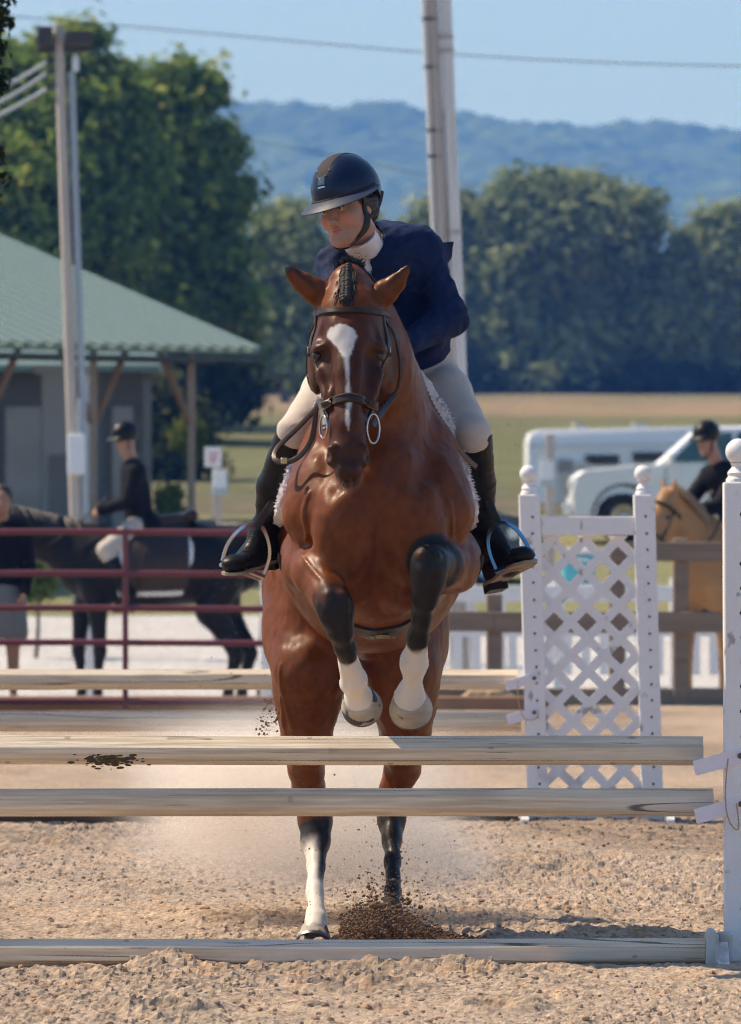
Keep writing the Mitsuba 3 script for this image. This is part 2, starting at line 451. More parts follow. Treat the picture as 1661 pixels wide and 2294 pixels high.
def leaf_cloud(lobes, n, size, seed, colors, clump=.55, shell=.55):
    """many small bent leaf faces gathered in clumps through the lobes' volume"""
    r = np.random.default_rng(seed); vol = np.array([l[1][0] * l[1][1] * l[1][2] for l in lobes]) ** .75; vol /= vol.sum()
    nc = max(n // 16, 1); pick = r.choice(len(lobes), nc, p=vol); cen = np.array([l[0] for l in lobes])[pick]; rad = np.array([l[1] for l in lobes])[pick]
    d = r.normal(size=(nc, 3)); d /= np.linalg.norm(d, axis=1, keepdims=True)
    cl = cen + d * rad * (shell + (1 - shell) * r.uniform(0, 1, (nc, 1)) ** .6) * (1 + .16 * r.normal(size=(nc, 1)))
    sz = r.uniform(.5, 1.4, nc) * clump; tone = np.clip(r.normal(.45, .28, nc), 0, 1)
    k = r.integers(0, nc, n); c = cl[k] + r.normal(size=(n, 3)) * (sz[k] * .55)[:, None] * [1, 1, .75]
    out = norm_rows(c - cl[k]); nn = norm_rows(out * .9 + norm_rows(c - cen[k]) * .4 + r.normal(size=(n, 3)) * .35 + [0, 0, .5])
    u = norm_rows(np.cross(nn, r.normal(size=(n, 3)))); w = np.cross(nn, u); s = size * r.uniform(.6, 1.35, n)[:, None]
    a, b = u * s, w * s * .62; bend = nn * s * .22
    v = np.stack([c - a, c - b * 1.0 + bend, c + a, c + b + bend], 1).reshape(-1, 3)
    i = np.arange(n)[:, None] * 4; f = np.vstack([i + [0, 1, 2], i + [0, 2, 3]])
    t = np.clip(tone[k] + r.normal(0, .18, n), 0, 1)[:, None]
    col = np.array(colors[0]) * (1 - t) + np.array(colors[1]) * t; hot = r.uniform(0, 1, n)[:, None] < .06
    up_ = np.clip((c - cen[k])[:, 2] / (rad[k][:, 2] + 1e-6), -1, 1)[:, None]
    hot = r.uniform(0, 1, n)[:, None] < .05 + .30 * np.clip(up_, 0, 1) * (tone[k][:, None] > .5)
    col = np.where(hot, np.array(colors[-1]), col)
    return trimesh.Trimesh(v, f, process=False), np.repeat(col, 4, 0)
def norm_rows(a): return a / (np.linalg.norm(a, axis=1, keepdims=True) + 1e-9)

GREEN = [(.10, .16, .042), (.34, .46, .10), (.52, .52, .13)]
OLIVE = [(.17, .22, .10), (.42, .48, .22), (.47, .51, .26)]
def tree(name, label, px, d, lobes, n, size, seed, colors=GREEN, trunk=.22, group=None, clump=.55, spread=1.0):
    """lobes: (px, py, radius across in pixels, radius up in pixels) at the distance d"""
    s = F / d; k = thing(name, label, 'tree', group); r = np.random.default_rng(seed)
    L = []
    for (lx, ly, rx, rz) in lobes:
        c = P(lx, ly, d); c[1] += r.uniform(-.5, .5) * rx / s * spread; L.append((c, (rx / s, max(rx, 30) / s * spread, rz / s)))
    base = P(px, 1167, d); base[2] = float(ground_z(base[0], d)) - .15
    top = max(l[0][2] for l in L); mid = np.mean([l[0] for l in L], 0)
    h = top - base[2]; path = spline([base, base + [.1 * r.normal(), 0, h * .3], [base[0] * .5 + mid[0] * .5, d, base[2] + h * .62], [mid[0], d, base[2] + h * .9]], 14)
    part(k, 'trunk', tube(path, trunk * np.linspace(1.15, .2, 14), 9), 'm_bark', True)
    for (c, rad) in L[:10]:
        i = min(13, max(3, int((c[2] - base[2]) / h * 9)))
        part(k, 'branch', tube(spline([path[i], (path[i] + c) / 2 + [0, 0, -.04 * h], c], 8), trunk * np.linspace(.5, .1, 8), 6), 'm_bark', True)
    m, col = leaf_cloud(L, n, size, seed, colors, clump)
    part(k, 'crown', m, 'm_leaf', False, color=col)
    return k

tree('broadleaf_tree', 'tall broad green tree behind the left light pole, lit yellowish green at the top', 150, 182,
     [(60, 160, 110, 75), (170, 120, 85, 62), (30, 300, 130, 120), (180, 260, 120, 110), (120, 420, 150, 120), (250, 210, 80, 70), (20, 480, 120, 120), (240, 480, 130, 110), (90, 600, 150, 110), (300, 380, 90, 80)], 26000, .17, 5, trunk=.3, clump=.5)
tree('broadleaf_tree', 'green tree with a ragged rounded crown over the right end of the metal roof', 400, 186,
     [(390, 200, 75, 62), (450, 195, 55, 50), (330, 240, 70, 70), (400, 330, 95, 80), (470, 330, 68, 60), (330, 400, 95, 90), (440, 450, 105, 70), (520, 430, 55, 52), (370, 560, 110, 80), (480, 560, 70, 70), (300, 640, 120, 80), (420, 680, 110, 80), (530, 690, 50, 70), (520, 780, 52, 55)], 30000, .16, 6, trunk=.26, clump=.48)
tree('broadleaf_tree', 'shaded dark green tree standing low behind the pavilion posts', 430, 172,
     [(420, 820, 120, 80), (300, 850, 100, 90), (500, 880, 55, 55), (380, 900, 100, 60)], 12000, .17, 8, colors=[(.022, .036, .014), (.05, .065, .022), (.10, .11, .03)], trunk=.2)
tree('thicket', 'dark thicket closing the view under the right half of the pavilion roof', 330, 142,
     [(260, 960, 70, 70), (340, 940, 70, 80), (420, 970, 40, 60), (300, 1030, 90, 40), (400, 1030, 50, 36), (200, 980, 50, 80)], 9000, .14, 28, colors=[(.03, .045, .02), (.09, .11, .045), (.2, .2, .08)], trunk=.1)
tree('slender_tree', 'thin airy grey-green tree with sky gaps left of the riding helmet', 640, 285,
     [(640, 500, 62, 45), (600, 580, 40, 50), (680, 570, 55, 55), (640, 660, 62, 60), (600, 740, 45, 60), (690, 700, 52, 70), (640, 800, 75, 60), (720, 780, 50, 70)], 9000, .24, 9, colors=OLIVE, trunk=.22, clump=.8)
FAR = 'tree line along the far edge of the field'
def far(lab, px, lobes, n, seed, d=405): tree('field_tree', lab, px, d, lobes, n, .33, seed, OLIVE, .3, FAR if False else None, clump=.9)
far('largest round-topped tree on the far side of the field, right of the two pale poles', 1240,
    [(1190, 440, 85, 50), (1280, 430, 95, 48), (1130, 480, 70, 55), (1380, 480, 90, 60), (1440, 510, 50, 50), (1240, 520, 120, 70), (1350, 580, 105, 75), (1150, 590, 95, 75), (1250, 660, 130, 75), (1390, 680, 70, 70), (1130, 720, 90, 75), (1300, 770, 130, 70), (1200, 830, 130, 55), (1400, 810, 80, 65)], 30000, 12)
far('smaller tree at the far field edge, half hidden behind the two pale poles', 1020,
    [(1010, 480, 70, 50), (960, 540, 60, 60), (1060, 560, 70, 70), (1000, 640, 90, 80), (1060, 720, 80, 80), (960, 760, 80, 90), (1040, 830, 90, 55), (900, 620, 50, 70), (880, 750, 60, 90)], 15000, 13)
far('bushy tree at the right edge of the photo beyond the field', 1640,
    [(1640, 520, 50, 60), (1600, 600, 70, 65), (1680, 620, 70, 80), (1620, 700, 85, 80), (1560, 640, 55, 70), (1680, 780, 80, 90), (1580, 800, 90, 80)], 14000, 14)
far('pointed dark tree between the largest field tree and the right photo edge', 1530,
    [(1585, 510, 26, 40), (1545, 560, 45, 45), (1520, 640, 60, 70), (1500, 730, 70, 80), (1530, 820, 80, 65)], 9000, 15)
far('dark tree at the far field edge, low behind the horse', 780,
    [(780, 640, 70, 70), (820, 520, 50, 60), (760, 740, 90, 90), (820, 800, 80, 80), (700, 830, 80, 60)], 9000, 16)
hl = [((x - 830.5) * 402 / F, 402 + (i % 3) * .8, 9.9 + .5 * math.sin(x)) for i, x in enumerate(range(540, 1720, 42))]
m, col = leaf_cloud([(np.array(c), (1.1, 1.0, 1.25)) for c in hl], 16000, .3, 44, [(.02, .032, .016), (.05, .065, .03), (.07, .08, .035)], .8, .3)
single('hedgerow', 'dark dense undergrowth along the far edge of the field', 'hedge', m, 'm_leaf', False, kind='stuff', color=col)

# overhanging branch, close by at the upper left corner
k = thing('overhanging_tree', 'dark leafy twigs poking in at the upper left edge of the photo', 'tree')
D = 33.0
part(k, 'trunk', tube(spline([[-5.9, D + .3, -.2], [-5.85, D + .2, 1.8], [-5.6, D, 4.2], [-5.2, D, 6.0]], 12), np.linspace(.17, .06, 12), 10), 'm_bark', True)
lf = []
for (a, b) in (((-60, 60), (22, 20)), ((-90, 250), (-4, 250)), ((-80, 440), (16, 400))):
    A, B = P(a[0] - 350, a[1] + 30, D), P(b[0], b[1], D)
    part(k, 'branch', tube(spline([[-5.62, D + .05, A[2] - .2], A, B], 10), np.linspace(.018, .003, 10), 6), 'm_bark', True)
lob = [(P(-2, 20, D), (.075, .15, .11)), (P(-14, 90, D), (.065, .15, .12)), (P(-16, 200, D), (.045, .12, .14)), (P(-18, 330, D), (.04, .1, .07)), (P(-6, 405, D), (.06, .1, .06)), (P(-60, 180, D), (.1, .2, .35)), (P(-180, 250, D), (.2, .3, .5))]
m, col = leaf_cloud(lob, 2600, .026, 77, [(.012, .022, .008), (.035, .05, .012), (.09, .09, .02)], .05, .2)
part(k, 'crown', m, 'm_leaf', False, color=col)

# ------------------------------------------------------------------ pavilion with a green metal roof
mat('m_roof_metal', (.12, .18, .155), .5, metallic=.0, specular=.6)
mat('m_timber_pale', lambda p, n, uv: mix((.40, .31, .23), (.30, .23, .17), fb(p.x * 8, p.y * 8, p.z * 2, 3)), .8)
mat('m_timber_brown', lambda p, n, uv: mix((.30, .17, .10), (.22, .13, .08), fb(p.x * 8, p.y * 8, p.z * 2, 3)), .8)
mat('m_trim_dark', (.07, .085, .085), .6)
mat('m_wall_pale', (.46, .46, .47), .8)
mat('m_concrete', lambda p, n, uv: mix((.30, .29, .28), (.22, .21, .21), fb(p.x * 2, p.y * 2, p.z * 2, 3)), .9)
pv = thing('pavilion', 'open timber pavilion with a ribbed green metal roof, left of the jump', 'pavilion')
C = P(578, 788, 94.0); e = norm([.73, .68, 0]); nh = norm([.68, -.73, 0]); tan = .31
dn = norm([nh[0], nh[1], -tan]); upn = norm(np.cross(e, dn)); upn = upn if upn[2] > 0 else -upn
Lr, W = 11.0, 9.2                                    # along the eave, up the slope
R3 = np.stack([-e, -dn, upn], 1); 
if np.linalg.det(R3) < 0: R3 = np.stack([-e, -dn, upn], 1)
def rp(a, b, c=0): return C - e * a - dn * b + upn * c
def slab(a0, a1, b0, b1, c0, c1):
    v = np.array([rp(a, b, c) for a in (a0, a1) for b in (b0, b1) for c in (c0, c1)]); return trimesh.convex.convex_hull(v)
part(pv, 'roof', slab(0, Lr, 0, W, -.05, 0), 'm_roof_metal', False)
mat('m_roof_rib', (.20, .275, .245), .45)
for i in range(38):
    a = .05 + i * .29; part(pv, 'roof__rib', slab(a - .075, a + .075, -.01, W, .001, .075), 'm_roof_rib', False)
C2 = rp(0, W); 
def rp2(a, b, c=0): return C2 - e * a + (np.array([-nh[0], -nh[1], -tan]) / math.hypot(1, tan)) * b + np.array([0, 0, c])
part(pv, 'roof_back', trimesh.convex.convex_hull(np.array([rp2(a, b, c) for a in (0, Lr) for b in (0.01, W) for c in (-.06, -.004)])), 'm_roof_metal', False)
part(pv, 'fascia', beam(rp(-.02, .03, -.13), rp(Lr, .03, -.13), .19, .05, .004), 'm_trim_dark')
part(pv, 'rake_trim', beam(rp(-.03, -.02, -.09), rp(-.03, W, -.09), .05, .16, .004, up=upn), 'm_trim_dark')
gz = .35
for i, px_ in enumerate((455, 240, 10)):
    a = (578 - px_) / 157.0 / .73 - .3; b = .55
    t = rp(a, b, -.2); foot = np.array([t[0], t[1], gz - .1])
    pk = part(pv, 'post', beam(foot, t, .11, .11, .006, up=(0, 1, 0)), 'm_timber_pale')
    for sg in (-1, 1):
        if i == 0 and sg == -1: continue
        q = t + e * (-sg) * .75 * -1 if False else t - e * sg * .62
        part(pv, 'brace', beam(foot + [0, 0, (t[2] - foot[2]) * .70], q + [0, 0, .02], .08, .08, .005), 'm_timber_brown')
for a in (1.2, 3.6, 6.2):
    t = rp2(a, W - .6, -.25); part(pv, 'post', beam([t[0], t[1], gz - .1], t, .11, .11, .006, up=(0, 1, 0)), 'm_timber_pale')
part(pv, 'beam', beam(rp(.3, .55, -.3), rp(Lr, .55, -.3), .2, .1, .005), 'm_trim_dark')
part(pv, 'floor', trimesh.convex.convex_hull(np.array([[p[0], p[1], z] for p in (rp(.1, .2), rp(Lr, .2), rp2(Lr, W - .2), rp2(.1, W - .2)) for z in (gz - .4, gz)])), 'm_concrete', False)
sh = thing('storage_shed', 'pale grey shed with white roof trim standing under the pavilion roof', 'shed')
A = P(95, 1167, 97.5); B = P(205, 1167, 99.5)
sw, sd_ = B[0] - A[0], 2.4; zt = P(0, 838, 98)[2]
part(sh, 'wall', box([(A[0] + B[0]) / 2, 98.6, (gz + zt) / 2], [sw, sd_, zt - gz]), 'm_wall_pale')
part(sh, 'roof_trim', box([(A[0] + B[0]) / 2 - .03, 98.6, zt + .06], [sw + .16, sd_ + .2, .13], .01), 'm_wall_pale')
part(sh, 'door', box([(A[0] + B[0]) / 2 - .02, 97.37, gz + 1.02], [.42, .03, 2.0], .004), 'm_concrete')
sh2 = thing('picnic_shelter_wall', 'grey block wall panel under the left part of the pavilion', 'wall')
A = P(0, 1040, 95.5)
part(sh2, 'wall', box([A[0] - .6, 96, .9], [1.6, .2, 1.15], .01), 'm_concrete')
part(sh2, 'cap', box([A[0] - .6, 96, 1.5], [1.72, .3, .06], .01), 'm_wall_pale')
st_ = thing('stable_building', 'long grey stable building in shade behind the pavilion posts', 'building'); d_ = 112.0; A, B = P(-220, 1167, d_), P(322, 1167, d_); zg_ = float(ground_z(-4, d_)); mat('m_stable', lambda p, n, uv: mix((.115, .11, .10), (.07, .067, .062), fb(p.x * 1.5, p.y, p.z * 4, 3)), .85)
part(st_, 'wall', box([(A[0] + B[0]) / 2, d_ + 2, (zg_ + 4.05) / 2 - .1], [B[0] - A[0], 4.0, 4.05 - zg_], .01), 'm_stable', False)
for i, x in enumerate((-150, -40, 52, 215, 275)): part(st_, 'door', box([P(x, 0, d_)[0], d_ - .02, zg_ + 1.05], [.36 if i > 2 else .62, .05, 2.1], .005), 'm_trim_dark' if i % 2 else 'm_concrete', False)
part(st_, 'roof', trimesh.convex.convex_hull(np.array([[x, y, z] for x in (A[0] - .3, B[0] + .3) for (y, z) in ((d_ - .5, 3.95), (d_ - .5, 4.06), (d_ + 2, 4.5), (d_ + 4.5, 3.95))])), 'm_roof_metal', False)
bn = thing('timber_counter', 'brown grey timber counter behind the dark-coated rider on the left', 'counter')
A = P(435, 1050, 96)
part(bn, 'board', box([A[0], 96, 1.35], [.95, .5, .07], .01), 'm_concrete'); part(bn, 'panel', box([A[0], 96.1, .82], [.85, .06, .98], .005), 'm_concrete')

# ------------------------------------------------------------------ poles and wires
mat('m_pole_wood', lambda p, n, uv: mix((.54, .49, .44), (.30, .265, .235), fb(p.x * 30, p.y * 30, p.z * 1.2, 4)), .85)
mat('m_pipe_white', lambda p, n, uv: mix((.72, .70, .68), (.52, .50, .48), fb(p.x * 20, p.y * 20, p.z * 2.0, 4)), .5)
mat('m_pipe_grey', (.30, .35, .40), .5)
mat('m_fixture', (.035, .035, .04), .5)
mat('m_box_white', (.66, .69, .72), .55)
lp = thing('light_pole', 'weathered wooden light pole with dark floodlights in front of the pavilion', 'light pole')
d = 72.0
top, bot = P(131, 55, d), P(174, 1167, d); bot = bot + (bot - top) * .13; bot[2] = -.1
part(lp, 'pole', tube([top, (top + bot) / 2, bot], [.055, .062, .07], 14), 'm_pole_wood', True)
off = np.array([.155, -.02, 0])
part(lp, 'conduit', tube([P(160, 160, d), P(184, 880, d), P(190, 1165, d)], .04, 10), 'm_pipe_grey', True)
for (a, b) in (((84, 62), (120, 106)), ((146, 72), (210, 104))):
    A, B = P(a[0], a[1], d), P(b[0], b[1], d)
    fk = part(lp, 'floodlight', trimesh.convex.convex_hull(np.array([[A[0] if i else A[0] + .03, d - .28 + .1 * i, A[2] - .02 * i] for i in (0, 1)] + [[B[0], d - .25, A[2]], [B[0] - .03, d + .1, A[2] - .05], [A[0], d - .28, B[2]], [B[0], d - .25, B[2] + .02], [A[0] + .05, d + .1, B[2]], [B[0] - .05, d + .1, B[2]]])), 'm_fixture', False)
part(lp, 'crossarm', beam(P(85, 112, d), P(205, 108, d), .07, .07, .006), 'm_fixture')
part(lp, 'insulator', lathe([(0, 0), (.04, .01), (.042, .15), (.02, .2), (0, .2)], 16, P(169, 160, d)), 'm_box_white', 40)
for i, (y0, y1) in enumerate(((137, 195), (162, 225), (197, 252))):
    part(lp, 'bracket', beam(P(104, y0, d), P(133, y0 - 4, d), .05, .05, .004), 'm_fixture')
bx_ = P(168, 1018, d)
k = thing('electric_box', 'white electrical box fixed low on the wooden light pole', 'electrical box')
part(k, 'case', box(bx_ + [.02, -.14, 0], [.19, .14, .45], .012), 'm_box_white'); part(k, 'cover', box(bx_ + [.02, -.216, .02], [.16, .012, .36], .004), 'm_box_white')
part(k, 'conduit', tube([bx_ + [.06, -.14, .22], bx_ + [.06, -.12, .62]], .025, 8), 'm_pipe_grey', True)
for i, (y0, y1) in enumerate(((137, 195), (162, 225), (197, 252))):
    single('power_wire', ['uppermost of the three thick wires running left from the light pole', 'middle one of the three thick wires left of the light pole', 'lowest of the three thick wires left of the light pole'][i], 'wire',
           tube(spline([P(106, y0, d), P(40, (y0 * .4 + y1 * .6) + 6, d + 1), P(-400, y1 + 190, d + 6)], 12), .022, 6), 'm_pipe_grey', True)
single('overhead_cable', 'thin dark cable sagging across the whole sky behind the pale poles', 'cable',
       tube(spline([P(-500, -10, 85), P(80, 40, 85), P(600, 86, 85), P(947, 116, 85), P(1300, 137, 85), P(1661, 147, 85), P(2300, 150, 85)], 40), .009, 6), 'm_fixture', True)
single('power_wire', 'faint lower cable crossing in front of the far hill', 'wire', tube(spline([P(-300, 200, 160), P(650, 330, 160), P(1100, 420, 160), P(1661, 495, 160), P(2200, 540, 160)], 30), .010, 5), 'm_fixture', True)

up = thing('utility_pole', 'weathered wooden utility pole with a white conduit directly behind the rider', 'pole')
d = 62.0
def lean(x0, x1, r, y0=-90, y1=760):                  # x at the photo heights 0 and 760
    A = P(x0 + (x1 - x0) * (y0 / 760), y0, d); B = P(x1, 760, d); dirn = (B - A) / (A[2] - B[2]); return A, A + dirn * (A[2] + .1)
A, B = lean(969, 1001, 0); part(up, 'pole', tube([A, (A + B) / 2, B], [.055, .06, .066], 14), 'm_pole_wood', True)
A, B = lean(950, 982, 0); A[1] -= .03; B[1] -= .03; part(up, 'conduit', tube([A, (A + B) / 2, B], .025, 10), 'm_pipe_white', True)
for yy in (42, 150, 292, 350):
    q = P(950 + 32 * yy / 760, yy, d) + [.04, -.045, 0]; part(up, 'strap', box(q, [.14, .02, .03], .004), 'm_fixture')
wp = thing('white_pipe_pole', 'white jointed pipe pole standing right beside the wooden utility pole', 'pole')
A, B = lean(998, 1029, 0); part(wp, 'pipe', tube([A, (A + B) / 2, B], .06, 14), 'm_pipe_white', True)
for yy in (82, 112, 520):
    q0 = P(998 + 31 * (yy - 5) / 760, yy - 5, d); q1 = P(998 + 31 * (yy + 5) / 760, yy + 5, d); part(wp, 'joint', tube([q0, q1], .068, 14), 'm_pole_wood', 30)

# ================================================================== THE JUMPS
def rail_color(seed):
    def fn(p, n, uv):
        g = fb(p.x * 2.2 + seed * 7, p.y * 70, p.z * 70 + seed * 3, 4); w = nz(p.x * .9 + seed * 5, p.z * 25 + seed, p.y * 25); k = nz(p.x * 16 + seed * 11, p.z * 30, p.y * 30 + seed)
        c = mix((.78, .66, .49), (.52, .41, .29), smoothstep(.30, .72, g * .7 + .3 * fb(p.x * 9 + seed, p.y * 160, p.z * 160, 2))); c = mix(c, (.66, .60, .52), smoothstep(.5, .75, w) * .55)
        c = mix(c, (.20, .15, .105), smoothstep(.90, .955, k) * .6)
        crack = smoothstep(.013, .003, dr.abs(fb(p.x * .55 + seed * 3, p.z * 21, p.y * 21, 2) - .5)) * smoothstep(.42, .56, nz(p.x * 1.3 + seed, 3.0, p.z * 12)) + smoothstep(.78, .84, fb(p.x * 5 + seed, p.z * 150, p.y * 150, 2)) * .6
        dirt = smoothstep(.62, .8, fb(p.x * 3 + seed, p.z * 9, p.y * 9, 3))
        return mix(mix(c, (.07, .055, .045), crack * .85), (.42, .32, .22), dirt * .45)
    return fn
for s in range(1, 6):
    mat(f'm_rail_{s}', rail_color(s), .75, bump=lambda p, n, uv: fb(p.x * 3, p.y * 110, p.z * 110, 3), scale=.004)
mat('m_paint_white', lambda p, n, uv: mix(mix((.80, .785, .80), (.71, .69, .69), fb(p.x * 5, p.y * 5, p.z * 3, 3)), (.30, .27, .25), dr.maximum(smoothstep(.70, .78, fb(p.x * 26, p.y * 26, p.z * 14, 3)) * .8, smoothstep(.34, .05, p.z) * smoothstep(.50, .66, fb(p.x * 14, p.y * 14, p.z * 9 + 5, 4)) * .75)) , .55,
    bump=lambda p, n, uv: fb(p.x * 40, p.y * 40, p.z * 8, 3), scale=.002)
mat('m_cup', (.74, .70, .77), .35)
mat('m_bolt', (.10, .085, .075), .45, metallic=.6)
mat('m_hole', (.02, .018, .016), .8)
mat('m_string', (.42, .31, .20), .9)
mat('m_dung', lambda p, n, uv: mix((.05, .032, .016), (.12, .075, .03), fb(p.x * 60, p.y * 60, p.z * 60, 2)), .95)

TOPCUT = [98, 172, 214, 262, 310, 350, 30, 62]
BASECUT = [96, 152, 208, 258, 306, 350, 30, 62]
def rail(label, pr, x0, y, z, r, rot, mt, tilt=0.0, group=None, seed=0):
    """eight-sided timber rail whose right end is at pr"""
    n = 60; rg = np.random.default_rng(seed); xs = np.linspace(x0, pr, n); V = []
    ang = np.radians(rot) + np.arange(8) * np.pi / 4 if np.ndim(rot) == 0 else np.radians(rot)
    prof = []
    for a in ang:                                     # slightly eased arrises
        for da in (-.05, .05): prof.append((math.cos(a + da), math.sin(a + da)))
    prof = np.array(prof); k = len(prof)
    wob = meshkit.fbm(np.stack([xs * 1.4, 0 * xs + seed, 0 * xs], -1), 3, seed) - .5
    for i, x in enumerate(xs):
        q = prof * r * (1 + .035 * wob[i]); V.append(np.stack([np.full(k, x), y + q[:, 0] + .0 * x, z + tilt * (x - pr) + q[:, 1] + .006 * wob[i]], 1))
    V = np.vstack(V + [[[x0, y, z + tilt * (x0 - pr)], [pr, y, z]]]); f = []
    for i in range(n - 1):
        for j in range(k):
            a, b = i * k + j, i * k + (j + 1) % k; f += [[a, b, b + k], [a, b + k, a + k]]
    c0 = n * k
    for j in range(k): f += [[c0, (j + 1) % k, j], [c0 + 1, (n - 1) * k + j, (n - 1) * k + (j + 1) % k]]
    m = trimesh.Trimesh(V, np.array(f), process=False); m.fix_normals()
    key = thing('jump_rail', label, 'rail', group); part(key, 'pole', m, mt, False)
    return key

D1, D2 = 20.0, 29.5
def zpx(py, d): return P(0, py, d)[2]
def xpx(px, d): return P(px, 0, d)[0]
R1 = .0455
k = rail('top rail of the near jump, with a dark dung stain on its left part', xpx(1577, D1), -2.55, D1 + .05, zpx(1683.5, D1), R1, TOPCUT, 'm_rail_1', -.0012, seed=1)
# the dark stain: a splash of dried dung on the front facets
rs = np.random.default_rng(8); st = []
for i in range(150):
    a = rs.normal(0, .40); u = P(245 + 32 * rs.normal() , 1704 + 7 * rs.normal(), D1)
    q = rock(.0025 + .0060 * rs.uniform() ** 2, i, 1); q.apply_scale([1.6, .35, .75]); q.apply_translation([u[0], D1 + .05 - R1 * .93 + .004 * rs.uniform(), u[2]]); st.append(q)
part(k, 'dung_stain', cat(st), 'm_dung', True, label='dark brown dried dung stuck to the rail')
rail('second rail of the near jump, hanging below the top rail', xpx(1600, D1), -2.5, D1 + .05, zpx(1800, D1), R1 * 1.0, 22.5, 'm_rail_2', -.0009, seed=2)
gr = rail('ground rail lying on the sand under the near jump', xpx(1579, D1 - .1), -2.6, D1 - .12, zpx(2135, D1 - .12), .044, BASECUT, 'm_rail_3', .0012, seed=3)
rail('top rail of the far jump behind the horse', xpx(1160, D2), -3.3, D2 + .05, zpx(1524, D2), .048, BASECUT, 'm_rail_4', -.0005, seed=4)
rail('second rail of the far jump behind the horse', xpx(1168, D2), -3.3, D2 + .05, zpx(1618, D2), .047, 22.5, 'm_rail_5', -.0005, seed=5)
mat('m_rail_brown', lambda p, n, uv: mix((.26, .15, .095), (.16, .095, .065), fb(p.x * 2, p.y * 40, p.z * 40, 3)), .8)
rail('reddish brown ground rail lying under the far jump', xpx(1162, D2), -3.2, D2 + .0, .035, .042, 22.5, 'm_rail_brown', seed=6)

def wing(label, x0, x1, d, z1, leanx, seed, strings=True, side='left'):
    """standard with two drilled posts, a top board and diagonal lattice; x0, x1: outer edges at the foot"""
    key = thing('jump_wing', label, 'jump standard', 'white lattice standards of the two jumps' if False else None)
    w = .096; rg = np.random.default_rng(seed)
    def T_(m):
        M = np.eye(4); M[0, 2] = leanx; m = m.copy(); m.apply_transform(M); m.apply_translation([0, d, 0]); return m
    for i, xc in enumerate((x0 + w / 2, x1 - w / 2)):
        p = part(key, 'post', T_(box([xc, 0, z1 / 2], [w, w, z1], .004)), 'm_paint_white', False)
        prof = [(0, 0), (.040, 0), (.040, .010), (.033, .018), (.036, .030), (.026, .042), (.021, .048), (.023, .054), (.027, .060)]
        prof += [(.041 * math.sin(t), .095 + -.041 * math.cos(t)) for t in np.linspace(.55, math.pi, 16)]
        prof[-1] = (0, prof[-1][1])
        part(key, 'post__finial', T_(lathe(prof, 28, [xc, 0, z1 - .001])), 'm_paint_white', 50)
        hs = []; zz = z1 - .10
        while zz > .08:
            hs.append(trimesh.creation.cylinder(.0062, .006, sections=12, transform=trimesh.transformations.rotation_matrix(math.pi / 2, [1, 0, 0])))
            hs[-1].apply_translation([xc + .008 + rg.normal(0, .0015), -w / 2 - .0008, zz + rg.normal(0, .001)]); zz -= .0762
        for q in hs: part(key, 'post__peg_hole', T_(q), 'm_hole', 30)
        # feet
        ft = trimesh.creation.extrude_polygon(Polygon([(-.32, 0), (.32, 0), (.32, .05), (.22, .11), (-.22, .11), (-.32, .05)]), .035, engine='earcut')
        ft.apply_transform(trimesh.transformations.rotation_matrix(math.pi / 2, [1, 0, 0])); ft.apply_transform(trimesh.transformations.rotation_matrix(math.pi / 2, [0, 0, 1]))
        ft.apply_translation([xc - w / 2 - .037 if i == 0 else xc + w / 2 + .002, 0, -.03]); part(key, 'foot', T_(ft), 'm_paint_white', False)
    a, b = x0 + w, x1 - w
    zt = z1 - .10
    part(key, 'top_board', T_(box([(a + b) / 2, -.012, zt - .042], [b - a - .002, .04, .085], .003)), 'm_paint_white', False)
    # lattice: two layers of diagonal strips
    lo, hi = .06, zt - .087; pitch, sw = .150, .042; frame_ = sbox(a + .001, lo, b - .001, hi)
    for lay, sg in ((0, 1), (1, -1)):
        c0 = -4.0
        for q in np.arange(c0, 4, pitch):
            L = 5; dx, dz = L / math.sqrt(2), sg * L / math.sqrt(2)
            ln = LineString([(a + q - dx, hi - dz - .02), (a + q + dx, hi + dz - .02)]).buffer(sw / 2, cap_style=2).intersection(frame_)
            if ln.is_empty or ln.area < 1e-4: continue
            m = extrude(ln, .0075); m.apply_transform(trimesh.transformations.rotation_matrix(math.pi / 2, [1, 0, 0])); m.apply_translation([0, .004 + .0078 * lay + .008, 0])
            part(key, 'lattice_strip', T_(m), 'm_paint_white', False)
    part(key, 'bottom_board', T_(box([(a + b) / 2, .012, .03], [b - a - .002, .03, .055], .003)), 'm_paint_white', False)
    return key

s1, s2 = D1 / F, D2 / F
w2 = wing('narrow white lattice jump standard with two ball finials, right of the horse', xpx(1183, D2), xpx(1487, D2), D2, 1.49, -18 / 650., 3)
w1 = wing('near white drilled jump standard cut off by the right edge of the photo', xpx(1624, D1), xpx(1624, D1) + .62, D1, 1.49, -3 / 1080., 4)

